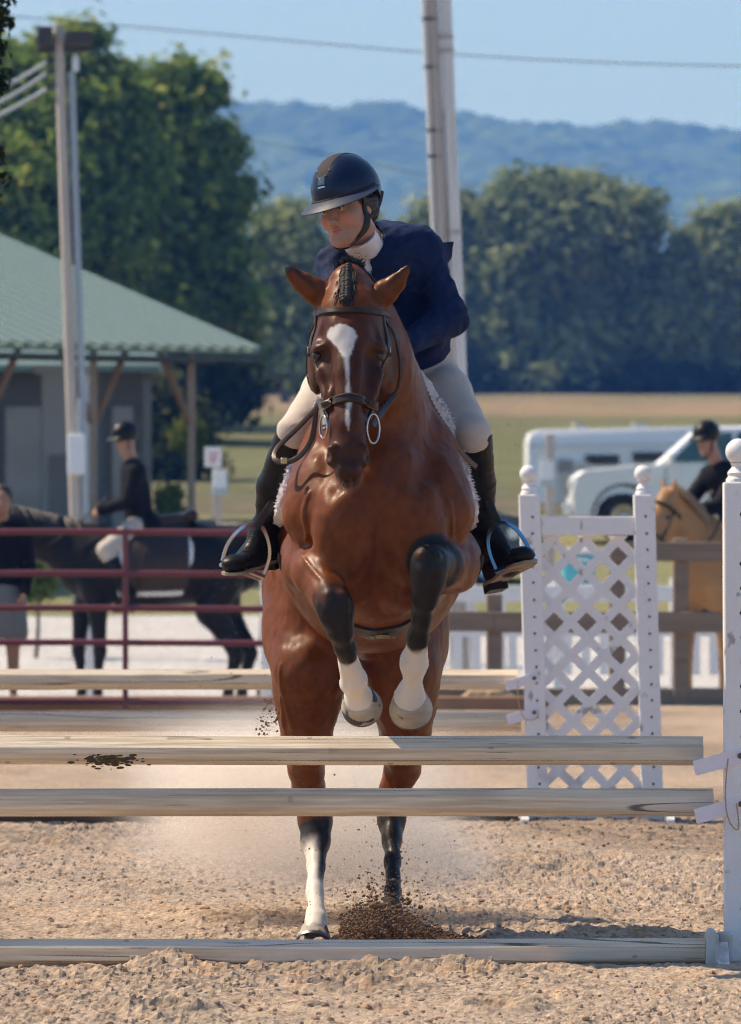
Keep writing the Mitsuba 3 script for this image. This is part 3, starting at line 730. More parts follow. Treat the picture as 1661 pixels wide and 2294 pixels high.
def jump_cup(label, px0, py0, px1, py1, d, h, pin=True, strg=None):
    """slanting plastic pole cup: from its free left end to the post"""
    key = thing('jump_cup', label, 'jump cup')
    a, b = P(px0, py0, d - .055), P(px1, py1, d - .055); t = norm(b - a); L = np.linalg.norm(b - a)
    R = np.stack([t, [0, 1, 0], np.cross(t, [0, 1, 0])], 1)
    prof = Polygon([(0, 0), (0, h), (.007, h), (.007, .012), (.05, .012), (.05, h * .5), (.057, h * .5), (.057, .003), (.05, 0)])
    m = trimesh.creation.extrude_polygon(prof.buffer(.0015).buffer(-.0005), L, engine='earcut'); 
    m.apply_transform(np.array([[0, 0, 1, 0], [1, 0, 0, 0], [0, 1, 0, 0], [0, 0, 0, 1.]]))
    m.apply_translation([0, 0, -h / 2]); M = np.eye(4); M[:3, :3] = np.stack([t, [0, 1, 0], [-t[2], 0, t[0]]], 1); M[:3, 3] = a; m.apply_transform(M); m.fix_normals()
    part(key, 'cradle', m, 'm_cup', 30)
    q = b - t * .018 + [0, -.006, 0]
    part(key, 'pin', cat(trimesh.creation.cylinder(.009, .012, sections=14, transform=trimesh.transformations.translation_matrix(q) @ trimesh.transformations.rotation_matrix(math.pi / 2, [1, 0, 0])), trimesh.creation.cylinder(.0045, .05, sections=10, transform=trimesh.transformations.translation_matrix(q + [0, .02, 0]) @ trimesh.transformations.rotation_matrix(math.pi / 2, [1, 0, 0]))), 'm_bolt', 40)
    if strg: part(key, 'string', tube(spline([P(x, y, d - .075) for x, y in strg], 18), .0022, 6), 'm_string', True)
jump_cup('white plastic cup holding the top rail on the near standard', 1557, 1722, 1672, 1690, D1, .045)
jump_cup('white plastic cup holding the second rail on the near standard, cord tied round it', 1559, 1830, 1674, 1798, D1, .045, strg=[(1632, 1700), (1626, 1790), (1640, 1850), (1652, 1860), (1650, 1800)])
jump_cup('white plastic cup under the top rail of the far jump', 1133, 1538, 1206, 1517, D2, .045)
jump_cup('white plastic cup under the second rail of the far jump, with a cord', 1137, 1613, 1206, 1594, D2, .045, strg=[(1160, 1525), (1166, 1590), (1180, 1612), (1204, 1608), (1206, 1590)])
kb = thing('rail_block', 'small weathered grey wooden block standing at the right end of the ground rail', 'block')
d = D1 - .17; A, B = P(1583, 2183, d), P(1640, 2085, d)
pl = Polygon([(A[0], A[2]), (A[0] + .035, A[2]), (A[0] + .035, B[2] - .012), (A[0] + .026, B[2]), (A[0] + .008, B[2] + .004), (A[0], B[2] - .01)])
m = extrude(pl.buffer(.001), .14); m.apply_transform(trimesh.transformations.rotation_matrix(math.pi / 2, [1, 0, 0])); m.apply_translation([0, d + .07, 0]); m.fix_normals()
mat('m_paint_grey', lambda p, n, uv: mix((.52, .52, .52), (.36, .34, .31), smoothstep(.4, .7, fb(p.x * 25, p.y * 25, p.z * 12, 3))), .7, bump=lambda p, n, uv: fb(p.x * 60, p.y * 60, p.z * 20, 2), scale=.004)
part(kb, 'face_board', m, 'm_paint_grey', 30)
part(kb, 'core', box([(A[0] + .035 + B[0]) / 2 + .001, d + .01, (A[2] + B[2]) / 2 - .004], [B[0] - A[0] - .035, .10, B[2] - A[2] - .004], .005), 'm_paint_grey', False)

# ================================================================== THE BAY HORSE
hf = Field((-.46, 19.50, -.06), (.46, 22.05, 2.36), .0066)
def H(lst):                                            # (px, py, d, radius) -> chain stations
    return [(P(a, b, c), r) for a, b, c, r in lst]
X_ = (1, 0, 0)
# trunk
hf.chain(H([(797, 1270, 21.52, (.26, .26)), (800, 1250, 21.32, (.295, .315)), (822, 1228, 21.05, (.28, .312)), (838, 1213, 20.76, (.294, .345)), (846, 1176, 20.48, (.250, .338)), (850, 1120, 20.30, (.215, .290)), (850, 1105, 20.17, (.17, .235))]), .06, X_)
hf.chain(H([(838, 925, 20.66, .085), (834, 945, 20.95, .07), (812, 960, 21.3, .09)]), .12)
# neck
hf.chain(H([(850, 1010, 20.44, (.185, .27)), (842, 905, 20.27, (.140, .205)), (828, 810, 20.15, (.112, .160)), (808, 730, 20.10, (.092, .125)), (790, 672, 20.06, (.075, .095))]), .09, X_)
# chest muscles, brisket, shoulders
for s, cx in ((-1, 775), (1, 922)):
    hf.ell(P(cx, 1190, 20.06), (.105, .085, .165), .06)
    hf.ell(P(cx + s * -12, 1305, 20.17), (.080, .085, .085), .05)
    hf.ell(P(cx + s * 58, 1120, 20.20), (.066, .11, .14), .04)
    hf.seg(P(cx + s * 30, 1010, 20.33), P(cx + s * 72, 1150, 20.20), .09, .095, .09)
    hf.ell(P(cx + s * 78, 1210, 20.34), (.058, .14, .11), .04)
hf.ell(P(850, 1305, 20.30), (.15, .13, .115), .07)
hf.seg(P(849, 1130, 19.962), P(849, 1372, 20.04), .007, .008, .028, cut=True)
hf.seg(P(720, 1030, 20.07), P(752, 1090, 20.01), .012, .01, .06, cut=True)
hf.seg(P(975, 1020, 20.09), P(940, 1090, 20.01), .012, .01, .06, cut=True)
# raised fore legs
def legs(st, k=.025): hf.chain(H(st), k, X_)
legs([(695, 1245, 20.38, .095), (694, 1268, 20.26, .080), (708, 1282, 20.10, .0655), (736, 1334, 19.97, .052)], .04)
legs([(736, 1334, 19.97, .050), (748, 1354, 19.945, .0530), (754, 1378, 19.945, .0490), (762, 1412, 19.97, .0385), (774, 1450, 20.03, .0305), (785, 1492, 20.10, .0285), (793, 1524, 20.15, .0410)], .022)
legs([(793, 1522, 20.15, .040), (799, 1545, 20.19, .0335), (803, 1564, 20.225, .049)], .010)
hf.ell(P(776, 1530, 20.19), (.022, .03, .028), .02); hf.seg(P(768, 1440, 20.07), P(780, 1505, 20.15), .018, .018, .02)
legs([(1010, 1248, 20.38, .098), (1012, 1266, 20.26, .083), (990, 1266, 20.06, .066), (968, 1262, 19.93, .053)], .04)
legs([(964, 1256, 19.91, .050), (962, 1270, 19.90, .0525), (958, 1300, 19.905, .0490), (952, 1340, 19.935, .0385), (945, 1382, 19.99, .0295), (937, 1430, 20.055, .0285), (928, 1484, 20.13, .0430)], .022)
legs([(928, 1488, 20.13, .042), (924, 1522, 20.165, .0265), (919, 1560, 20.215, .052)], .010)
hf.ell(P(928, 1470, 20.16), (.038, .035, .04), .02)
for (x, y, d) in ((752, 1352, 19.892), (962, 1262, 19.848)):   # carpal bones
    for a, b in ((-14, -16), (14, -14), (-13, 14), (14, 16)): hf.ell(P(x + a, y + b, d + .012), (.02, .014, .02), .012)
# tendon and vein relief on the near forearm
hf.seg(P(690, 1300, 20.16), P(716, 1350, 20.0), .03, .022, .02); hf.seg(P(716, 1262, 20.045), P(736, 1320, 19.93), .018, .012, .02)
# hind legs
legs([(690, 1330, 21.42, (.150, .22)), (692, 1420, 21.25, (.140, .20)), (690, 1500, 21.10, (.108, .14)), (690, 1580, 21.16, (.095, .11)), (687, 1650, 21.24, (.072, .085)), (687, 1720, 21.34, (.062, .068))], .06)
legs([(687, 1715, 21.33, (.062, .066)), (692, 1768, 21.40, (.051, .062)), (706, 1842, 21.42, (.0545, .070)), (706, 1888, 21.38, (.047, .055)), (708, 1938, 21.30, (.0275, .036)), (707, 2000, 21.18, (.0255, .031)), (708, 2046, 21.09, (.0285, .034)), (709, 2066, 21.05, (.035, .040)), (706, 2086, 21.00, (.039, .042))], .02)
legs([(905, 1330, 21.47, (.150, .22)), (908, 1420, 21.30, (.135, .20)), (905, 1500, 21.16, (.108, .14)), (907, 1580, 21.22, (.092, .11)), (908, 1650, 21.30, (.071, .085)), (903, 1718, 21.42, (.063, .066))], .06)
legs([(903, 1718, 21.42, (.060, .064)), (884, 1768, 21.45, (.046, .062)), (877, 1838, 21.44, (.042, .068)), (879, 1878, 21.38, (.031, .05)), (881, 1930, 21.30, (.0255, .034)), (881, 2000, 21.18, (.0245, .03)), (879, 2042, 21.09, (.033, .036)), (877, 2080, 21.02, (.038, .04))], .02)
hf.ell(P(803, 1440, 21.0), (.07, .12, .05), .04)
# head
hf.chain(H([(785, 655, 20.03, (.070, .10)), (783, 712, 19.985, (.098, .118)), (782, 786, 19.955, (.104, .135)), (784, 858, 19.885, (.082, .112)), (783, 908, 19.845, (.066, .088)), (780, 962, 19.795, (.0545, .068)), (780, 1010, 19.768, (.0545, .064)), (781, 1056, 19.755, (.043, .050))]), .03, X_)
for s, ex in ((-1, 712), (1, 852)):
    hf.ell(P(ex + s * 2, 812, 20.03), (.030, .085, .10), .04)               # jowl
    hf.ell(P(ex - s * 6, 782, 19.895), (.025, .038, .022), .025)             # brow
    hf.seg(P(ex + s * -3, 835, 19.86), P(ex - s * 20, 895, 19.80), .012, .010, .03)   # facial crest
    hf.ell(P(ex - s * 6, 746, 19.868), (.011, .02, .020), .022, cut=True)      # hollow above the eye
    hf.ell(P(ex + s * -0, 797, 19.868), (.017, .016, .013), .014, cut=True)
    hf.seg(P(ex - s * 24, 800, 19.835), P(ex - s * 34, 900, 19.765), .012, .012, .05, cut=True)
hf.seg(P(783, 740, 19.862), P(781, 945, 19.735), (.046, .022), (.030, .022), .03)
for s, nx in ((-1, 746), (1, 815)):
    hf.ell(P(nx, 1024, 19.735), (.024, .028, .032), .022)
    hf.ell(P(nx + s * 11, 1021, 19.712), (.0095, .024, .0175), .010, cut=True)
    hf.ell(P(nx + s * 1, 1003, 19.715), (.012, .015, .008), .02)
hf.ell(P(781, 1052, 19.715), (.036, .028, .030), .02)
hf.ell(P(781, 1076, 19.755), (.029, .033, .020), .012)
hf.seg(P(752, 1068, 19.70), P(811, 1068, 19.70), .005, .005, .008, cut=True)
# ears
for st, sd in (([(728, 672, 20.0, (.040, .034)), (704, 650, 19.985, (.036, .026)), (676, 630, 19.975, (.0265, .018)), (656, 612, 19.97, (.0165, .011)), (642, 598, 19.968, (.005, .005))], (.62, 0, .78)),
               ([(842, 676, 20.0, (.040, .034)), (866, 652, 19.985, (.037, .026)), (890, 630, 19.975, (.027, .018)), (908, 608, 19.97, (.0165, .011)), (923, 586, 19.968, (.005, .005))], (.70, 0, -.70))):
    hf.chain(H(st), .02, sd)
hf.seg(P(694, 650, 19.948), P(655, 616, 19.952), .010, .004, .012, cut=True)
hf.seg(P(874, 650, 19.948), P(905, 612, 19.952), .010, .004, .012, cut=True)
# flesh flows together over the quarters and thighs
_g = gaussian_filter(hf.f, 3.2); _y = (hf.lo[1] + hf.h * np.arange(hf.n[1]))[None, :, None]; _z = (hf.lo[2] + hf.h * np.arange(hf.n[2]))[None, None, :]
_w = np.clip((_y - 20.55) / .15, 0, 1) * np.clip((_z - .50) / .14, 0, 1); hf.f = (hf.f * (1 - _w) + _g * _w).astype(np.float32); del _g, _w
def vein(pts, r):
    q, n = hf.snap(spline([P(*p) for p in pts], 16))
    for a, b in zip(q[:-1], q[1:]): hf.seg(a, b, r, r, .010)
vein([(628, 1490, 21.0), (640, 1535, 21.02), (655, 1575, 21.06), (668, 1615, 21.1)], .0045); vein([(640, 1555, 21.05), (650, 1600, 21.1), (652, 1640, 21.15)], .0035)
vein([(700, 1110, 20.1), (690, 1150, 20.1), (694, 1185, 20.1), (684, 1215, 20.15)], .0045); vein([(735, 830, 19.8), (745, 862, 19.8), (741, 890, 19.8), (750, 915, 19.75)], .0028); vein([(830, 835, 19.8), (820, 870, 19.8), (824, 900, 19.8)], .0028)
vein([(690, 1245, 20.2), (700, 1275, 20.05), (722, 1300, 19.95)], .0035); vein([(990, 1120, 20.1), (1002, 1160, 20.1), (996, 1195, 20.15)], .0042)
# wrinkled skin, muscle ripple
hf.fold(lambda p: (meshkit.fbm(p * [9, 9, 7], 3, 3) - .5) * .014 + (meshkit.fbm(p * [24, 24, 15], 2, 6) - .5) * .0055 + (meshkit.noise(p * [52, 46, 22], 5) - .5) * .0022)
hm = biggest(hf.mesh())
hv = np.array(hm.vertices)

def seg_dist(p, a, b):
    a, b = np.asarray(a), np.asarray(b); t = np.clip(((p - a) @ (b - a)) / ((b - a) @ (b - a)), 0, 1)
    return np.linalg.norm(p - (a + t[:, None] * (b - a)), axis=1), t
def sm(a, b, x): t = np.clip((x - a) / (b - a), 0, 1); return t * t * (3 - 2 * t)
def blend(c, d, w): return c * (1 - w[:, None]) + np.asarray(d) * w[:, None]
n1 = meshkit.fbm(hv * [7, 7, 6], 4, 12); n2 = meshkit.noise(hv * [90, 90, 40], 13); n3 = meshkit.fbm(hv * 30, 3, 14)
COAT, DARK, BLACK, WHITE = np.array([.150, .037, .0050]), np.array([.055, .019, .009]), np.array([.011, .0095, .0095]), np.array([.66, .60, .53])
n4 = meshkit.fbm(hv * [45, 45, 15], 3, 15)
hc = COAT * (.60 + .55 * n1 + .45 * (n4 - .5) + .36 * (n2 - .5))[:, None]
hc = blend(hc, [.19, .055, .010], sm(.5, .75, n3) * .35)
hx, hy, hz = hv.T
d_head, t_head = seg_dist(hv, P(783, 650, 19.98), P(780, 1080, 19.72))
head = (d_head < .20) & (hy < 20.12)
hc = blend(hc, [.036, .010, .0042], head * (.95 - .50 * n1) * sm(.06, .22, t_head))
hc = blend(hc, DARK * .7, head * sm(.78, .95, t_head + .10 * (n3 - .5)) * .92)
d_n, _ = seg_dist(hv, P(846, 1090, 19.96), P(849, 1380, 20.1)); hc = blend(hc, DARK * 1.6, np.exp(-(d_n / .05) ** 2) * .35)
def leg_mark(st, fades, rad=.088, ymax=99.0):
    """colour down a leg: fades = list of (station where it starts, fade length, colour)"""
    global hc
    pts = [P(*s) for s in st]; best = np.full(len(hv), 9.0); tt = np.zeros(len(hv)); acc = 0
    for a, b in zip(pts[:-1], pts[1:]):
        dd, t = seg_dist(hv, a, b); L = np.linalg.norm(b - a); m = dd < best; best = np.where(m, dd, best); tt = np.where(m, acc + t * L, tt); acc += L
    near = sm(rad, rad - .014, best) * sm(ymax, ymax - .05, hy); edge = .030 * (meshkit.noise(hv * [55, 55, 9], 21) - .5) + .02 * (n3 - .5)
    for s, f, c in fades: hc = blend(hc, c, near * sm(s - f / 2, s + f / 2, tt + edge))
    return tt, best
leg_mark([(712, 1290, 20.06), (742, 1340, 19.95), (756, 1390, 19.95), (785, 1492, 20.10), (793, 1524, 20.15), (803, 1566, 20.22)], [(.128, .04, BLACK * 1.2), (.378, .022, WHITE)], .105, 20.30)
RF_ = [(990, 1262, 20.06), (968, 1262, 19.93), (957, 1310, 19.91), (945, 1382, 19.99), (928, 1484, 20.13), (919, 1562, 20.21)]
leg_mark(RF_, [(.020, .04, BLACK * 1.2)], .100, 20.05); leg_mark(RF_, [(.300, .02, BLACK * 1.2), (.455, .035, WHITE)], .075)
tl, bl = leg_mark([(690, 1770, 21.40), (706, 1850, 21.42), (708, 1938, 21.30), (707, 2046, 21.09), (706, 2100, 20.99)], [(.10, .10, BLACK * 1.8)])
side_w = sm(.012, -.014, hx - P(710, 1950, 21.2)[0] - .012 * sm(1.37 - .54 - .3, .06, hz) + .012 * (n3 - .5)); hc = blend(hc, WHITE, sm(.1, .08, bl) * sm(.20, .27, tl + .04 * n3) * np.maximum(side_w, sm(.36, .44, tl)))
leg_mark([(890, 1750, 21.44), (877, 1840, 21.44), (881, 1938, 21.30), (881, 2046, 21.09), (877, 2100, 20.99)], [(.06, .14, BLACK * 1.7)])
# star and stripe, following the front of the face
face = head & (hy < P(783, 650, 19.98)[1] - (t_head * .26) - .035)
zr = np.array([P(0, y, 19.8)[2] for y in (724, 734, 752, 775, 803, 860, 900, 945, 966)])[::-1]
cx = np.array([P(x, 0, 19.8)[0] for x in (764, 765, 767, 772, 777, 780, 782, 779, 780)])[::-1]
ww = np.array([P(830.5 + w, 0, 19.8)[0] for w in (3, 26, 34, 20, 4.5, 2.5, 4, 3, 0)])[::-1]
star = face * sm(.005, -.003, np.abs(hx - np.interp(hz, zr, cx)) - np.interp(hz, zr, ww) + .008 * (n2 - .5) + .004 * (n3 - .5)) * (hz < zr[-1]) * (hz > zr[0])
hc = blend(hc, [.62, .60, .58], star * (.80 + .2 * n2))
for (a, b) in (((664, 620, 19.97), (641, 596, 19.97)), ((902, 614, 19.97), (924, 585, 19.97))):
    dd, t = seg_dist(hv, P(*a), P(*b)); hc = blend(hc, BLACK, sm(.035, .02, dd) * sm(.35, .7, t + .2 * (n3 - .5)))
for (a, b) in (((704, 640, 19.95), (642, 590, 19.97)), ((868, 640, 19.95), (926, 578, 19.97))):
    dd, t = seg_dist(hv, P(*a), P(*b)); hc = blend(hc, BLACK * 1.4, sm(.012, .006, dd) * .6)
mat('m_coat', 'vertex', lambda p, n, uv: .30 + .30 * fb(p.x * 60, p.y * 60, p.z * 18, 3), specular=.24)
mat('m_black_hair', lambda p, n, uv: mix((.006, .006, .007), (.028, .025, .024), nz(p.x * 260, p.y * 260, p.z * 60)), .6, specular=.3)
mat('m_eye', (.012, .007, .005), .06, specular=.7)
mat('m_hoof', lambda p, n, uv: mix(mix((.50, .44, .36), (.30, .265, .23), fb(p.x * 20, p.y * 20, p.z * 60, 3)), (.035, .035, .04), smoothstep(.60, .66, fb(p.x * 24 + 3, p.y * 24, p.z * 24, 2)) * .9), .6, specular=.3)
mat('m_shoe', (.22, .22, .235), .38, metallic=.9)
mat('m_leather', lambda p, n, uv: mix((.018, .010, .007), (.040, .022, .014), fb(p.x * 30, p.y * 30, p.z * 30, 3)), .42, specular=.4)
mat('m_leather_edge', (.16, .085, .045), .5)
mat('m_steel', (.50, .52, .55), .22, metallic=1.0)
mat('m_brass', (.50, .38, .20), .3, metallic=1.0)
mat('m_blue_steel', (.10, .24, .45), .25, metallic=1.0)
HK = thing('horse', 'bay horse with white star and stripe, black knees and white pasterns, leaping the rails', 'horse')
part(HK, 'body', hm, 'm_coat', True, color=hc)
for ex in (702.5, 860.5):
    m = trimesh.creation.icosphere(subdivisions=3, radius=.0185); m.apply_translation(P(ex + (9.5 if ex < 780 else -9.5), 797, 19.893)); part(HK, 'eye', m, 'm_eye', True)
# hooves: flared cones seen over the coronet
def hoof(c0, r0, c1, r1, shoe=True):
    a, b = P(*c0), P(*c1); t = norm(b - a); u, v, _ = frame(t); n = 36; ang = np.arange(n) * 2 * np.pi / n; V = []; F_ = []
    L = np.linalg.norm(b - a)
    for s, k in ((-.05, .86), (.0, .98), (.12, 1.02), (.5, 1.0), (.96, 1.0), (1.0, .97)):
        r = (r0 + (r1 - r0) * max(s, 0)) * k
        V.append(a + t * s * L + r * (np.cos(ang)[:, None] * u + np.sin(ang)[:, None] * v))
    m_ = len(V); V = np.vstack(V + [[a], [b]])
    for i in range(m_ - 1):
        for j in range(n):
            p, q = i * n + j, i * n + (j + 1) % n; F_ += [[p, q, q + n], [p, q + n, p + n]]
    for j in range(n): F_ += [[m_ * n, (j + 1) % n, j], [m_ * n + 1, (m_ - 1) * n + j, (m_ - 1) * n + (j + 1) % n]]
    hk = part(HK, 'hoof', trimesh.Trimesh(V, np.array(F_), process=False), 'm_hoof', 40)
    if shoe:
        hsh = trimesh.creation.annulus(r1 * .70, r1 * .985, .009, sections=36); M = np.eye(4); M[:3, :3] = np.stack([u, v, t], 1); M[:3, 3] = b + t * .0046; hsh.apply_transform(M)
        part(HK, f'{hk[len(HK)+2:]}__shoe', hsh, 'm_shoe', 30)
hoof((804, 1566, 20.215), .0505, (811, 1584, 20.285), .0655)
hoof((919.5, 1566, 20.205), .0525, (921, 1590, 20.28), .0690)
hoof((706, 2079, 21.03), .041, (703, 2112, 20.985), .062)
hoof((877, 2076, 21.04), .041, (872, 2112, 20.98), .062)
# braided forelock and mane roach
fl = []; r0_ = np.random.default_rng(2)
for i in range(13):
    t = i / 12.; c, q = P(777 - 2 * t, 604 + 84 * t, 19.93 - .055 * t), .0135 - .003 * abs(t - .4)
    pp, _ = hf.drop([[c[0], 20.0 - .02 * t, c[2]]], [[0, -1, .25]], .3)
    for s in (-1, 1):
        m = trimesh.creation.icosphere(subdivisions=2, radius=1.0); m.apply_scale([.0125 * r0_.uniform(.8, 1.15), .0095, .0100 * r0_.uniform(.8, 1.2)]); m.apply_transform(rotm([0, 1, 0], 38 * s + r0_.normal(0, 9))); m.apply_translation(pp[0] + [s * .006 + r0_.normal(0, .0012), -.003, .0045 * s]); fl.append(m)
r = np.random.default_rng(5)
for i in range(420):
    x0 = r.normal(0, 7.5); t0 = r.uniform(0, .8); a = P(777 + x0, 606 + 84 * t0, 19.95); b = P(777 + x0 * 1.25 + r.normal(0, 2), 606 + 84 * t0 + r.uniform(12, 28), 19.95)
    q, _ = hf.drop([[a[0], 20.0, a[2]], [b[0], 20.0, b[2]]], [[0, -1, .1], [0, -1, .1]], .25); fl.append(tube([q[0] + [0, -.003, 0], (q[0] + q[1]) / 2 + [0, -.007, .002], q[1] + [0, -.003, 0]], [.0016, .0018, .0006], 4))
part(HK, 'forelock', cat(fl), 'm_black_hair', True, label='black braided forelock between the ears')
mn = []
for i in range(420):
    t = r.uniform(0, 1); c = P(796 + 40 * t, 625 + 250 * t, 20.08 + .45 * t); q, nn = hf.drop([c], [[r.normal(0, .12), .55, 1.0]], .45)
    tip = q[0] + [r.normal(0, .012), r.normal(0, .02) - .01, .028 + .02 * r.uniform()]; mn.append(tube([q[0] - nn[0] * .004, (q[0] + tip) / 2 + [0, -.004, .004], tip], [.0035, .003, .0008], 4))
for i in range(90):
    x0 = r.normal(0, 16); q, nn = hf.drop([P(785 + x0, 650, 20.04)], [[0, .1, 1.0]], .3); tip = q[0] + [r.normal(0, .014), r.normal(0, .01) - .01, .012 + .02 * r.uniform()]; mn.append(tube([q[0] - nn[0] * .004, tip], [.003, .0006], 4))
part(HK, 'mane', cat(mn), 'm_black_hair', True)
tl_ = [tube(spline([P(800, 1225, 21.70) + r.normal(0, .012, 3), P(800 + r.normal(0, 12), 1240, 21.95), P(800 + r.normal(0, 30), 1380 + r.normal(0, 20), 22.12 + r.normal(0, .03)), P(800 + r.normal(0, 36), 1490 + r.normal(0, 20), 22.18 + r.normal(0, .05))], 8), np.linspace(.012, .003, 8), 5) for _ in range(70)]
part(HK, 'tail', cat(tl_), 'm_black_hair', True)
wh = [tube([q, q + [r.normal(0, .012), -.02 * r.uniform(), -.02 - .02 * r.uniform()]], [.0007, .0003], 3) for q in hf.snap(np.array([P(781 + r.normal(0, 18), 1080 + r.normal(0, 6), 19.72) for _ in range(70)]))[0]]
part(HK, 'chin_whiskers', cat(wh), 'm_leather_edge', True)

# ------------------------------------------------------------------ bridle
BR = thing('bridle', 'dark brown leather bridle with padded noseband on the jumping horse', 'bridle')
def around(c, a0, a1, n, droop=0.0, lift=0.0, reach=.3, power=1.0):
    c = P(*c); A = np.radians(np.linspace(a0, a1, n)); d = np.stack([np.sin(A), -np.cos(A), -droop * np.abs(np.sin(A)) ** power], 1)
    return hf.drop(c[None], d, reach)
p_, q_ = around((783, 893, 19.87), -112, 112, 40, .30, power=1.4); part(BR, 'noseband', ribbon(p_, q_, .030 - .008 * np.abs(np.linspace(-1, 1, 40)) ** 2, .011, .001), 'm_leather', 40)
p2, q2 = around((783, 893, 19.87), -60, 60, 30, .30, power=1.4); part(BR, 'noseband__stitching', cat(ribbon(p2 + [0, 0, .0095], q2, .0022, .0125, .001), ribbon(p2 - [0, 0, .0095], q2, .0022, .0125, .001)), 'm_leather_edge', 40)
p_, q_ = around((783, 699, 19.99), -100, 100, 40, .06, power=2); part(BR, 'browband', ribbon(p_, q_, .0185, .009, .001), 'm_leather', 40)
# headpiece over the poll, behind the ears
A = np.radians(np.linspace(-78, 78, 34)); c = P(786, 660, 20.05); p_, q_ = hf.drop(c[None], np.stack([np.sin(A), -.05 + .25 * np.abs(np.sin(A)), np.cos(A)], 1), .3)
part(BR, 'headpiece', ribbon(p_, q_, .026, .006, .001), 'm_leather', 40)
CH = {}
for s in (-1, 1):
    ex = 783 + s * 80
    pts = [P(783 + s * 79, 702, 19.96), P(783 + s * 88, 760, 19.95), P(783 + s * 86, 800, 19.92), P(783 + s * 77, 850, 19.88), P(783 + s * 63, 905, 19.83), P(783 + s * 56, 938, 19.79)]
    sp = spline(pts, 26); sp, nn = hf.snap(sp); part(BR, 'cheekpiece', ribbon(sp, nn, .017, .005, .001), 'm_leather', 40); CH[s] = sp
    kp = sp[14]; part(BR, 'keeper', box(kp + nn[14] * .006, (.012, .012, .024), .002), 'm_leather', False); part(BR, 'keeper', box(sp[9] + nn[9] * .007, (.014, .014, .012), .002), 'm_leather', False)
    part(BR, 'buckle', tube(spline([sp[8] + nn[8] * .010 + [0, 0, .012], sp[8] + nn[8] * .010 + [0, -.009, 0], sp[8] + nn[8] * .010 + [0, 0, -.012], sp[8] + nn[8] * .010 + [0, .009, 0]], 16, True), .0018, 6), 'm_steel', True)
    bit = sp[-1] + [s * .006, -.004, -.012]
    CH[s] = bit
    th = np.linspace(0, 2 * np.pi, 30); R0 = .033
    ring = np.stack([bit[0] + s * .008 + .35 * R0 * np.sin(th) * s, bit[1] + R0 * .8 * np.sin(th) - .006, bit[2] - .012 + R0 * np.cos(th) * 1.05], 1)
    if s == 1: ring = np.stack([bit[0] + .008 + .019 * np.sin(th), bit[1] - .01 + .02 * np.sin(th), bit[2] - .018 + .045 * np.cos(th)], 1)
    part(BR, 'bit_ring', tube(ring, .0035, 8, False), 'm_steel', True)
    jw = spline([P(783 + s * 85, 705, 19.97), P(783 + s * 92, 770, 20.03), P(783 + s * 84, 850, 20.06), P(783 + s * 60, 905, 20.05)], 16); jw, nn = hf.snap(jw); part(BR, 'throatlatch', ribbon(jw, nn, .012, .004, .001), 'm_leather', 40)
RN = thing('reins', 'brown leather reins running from the bit rings to the hands of the rider', 'reins')
# loop hanging on the left of the photo, with its buckle
lp_ = spline([CH[-1] + [-.002, 0, -.02], P(712, 905, 20.02), P(704, 960, 20.08), P(696, 990, 20.1), P(672, 1022, 20.12), P(640, 1036, 20.13), P(617, 1030, 20.15), P(616, 1015, 20.17), P(640, 985, 20.2), P(676, 950, 20.24), P(700, 925, 20.27), P(745, 880, 20.32), P(792, 800, 20.36)], 60)
part(RN, 'strap', ribbon(lp_, np.tile([-.35, -.9, .25], (60, 1)), .0175, .0045), 'm_leather', 40)
part(RN, 'buckle', box(P(637, 1032, 20.115), (.022, .008, .020), .003), 'm_brass', False)
rr_ = spline([CH[1] + [.004, 0, -.01], P(868, 905, 19.98), P(893, 870, 20.06), P(908, 845, 20.14), P(917, 815, 20.22), P(905, 780, 20.3)], 36)
part(RN, 'strap', ribbon(rr_, np.tile([.45, -.85, .25], (36, 1)), .019, .0045), 'm_leather', 40)
br_ = spline([P(918, 800, 20.34), P(938, 840, 20.36), P(962, 895, 20.38), P(990, 945, 20.40), P(1010, 975, 20.42), P(1040, 1020, 20.44), P(1068, 1046, 20.46)], 60)
def braid(path, rad):
    out = []
    for i in range(len(path)):
        m = trimesh.creation.icosphere(subdivisions=1, radius=1.0); m.apply_scale([rad * 1.25, rad, rad * .8]); m.apply_transform(rotm([0, 1, 0], 35 if i % 2 else -35)); m.apply_translation(path[i]); out.append(m)
    return cat(out)
part(RN, 'laced_grip', braid(br_[:36], .0080), 'm_leather_edge', True, label='braided brown lacing of the rein beside the right saddle flap')
part(RN, 'rein_end', ribbon(br_[34:], np.tile([.3, -.9, .3], (26, 1)), .017, .004), 'm_leather_edge', 40)

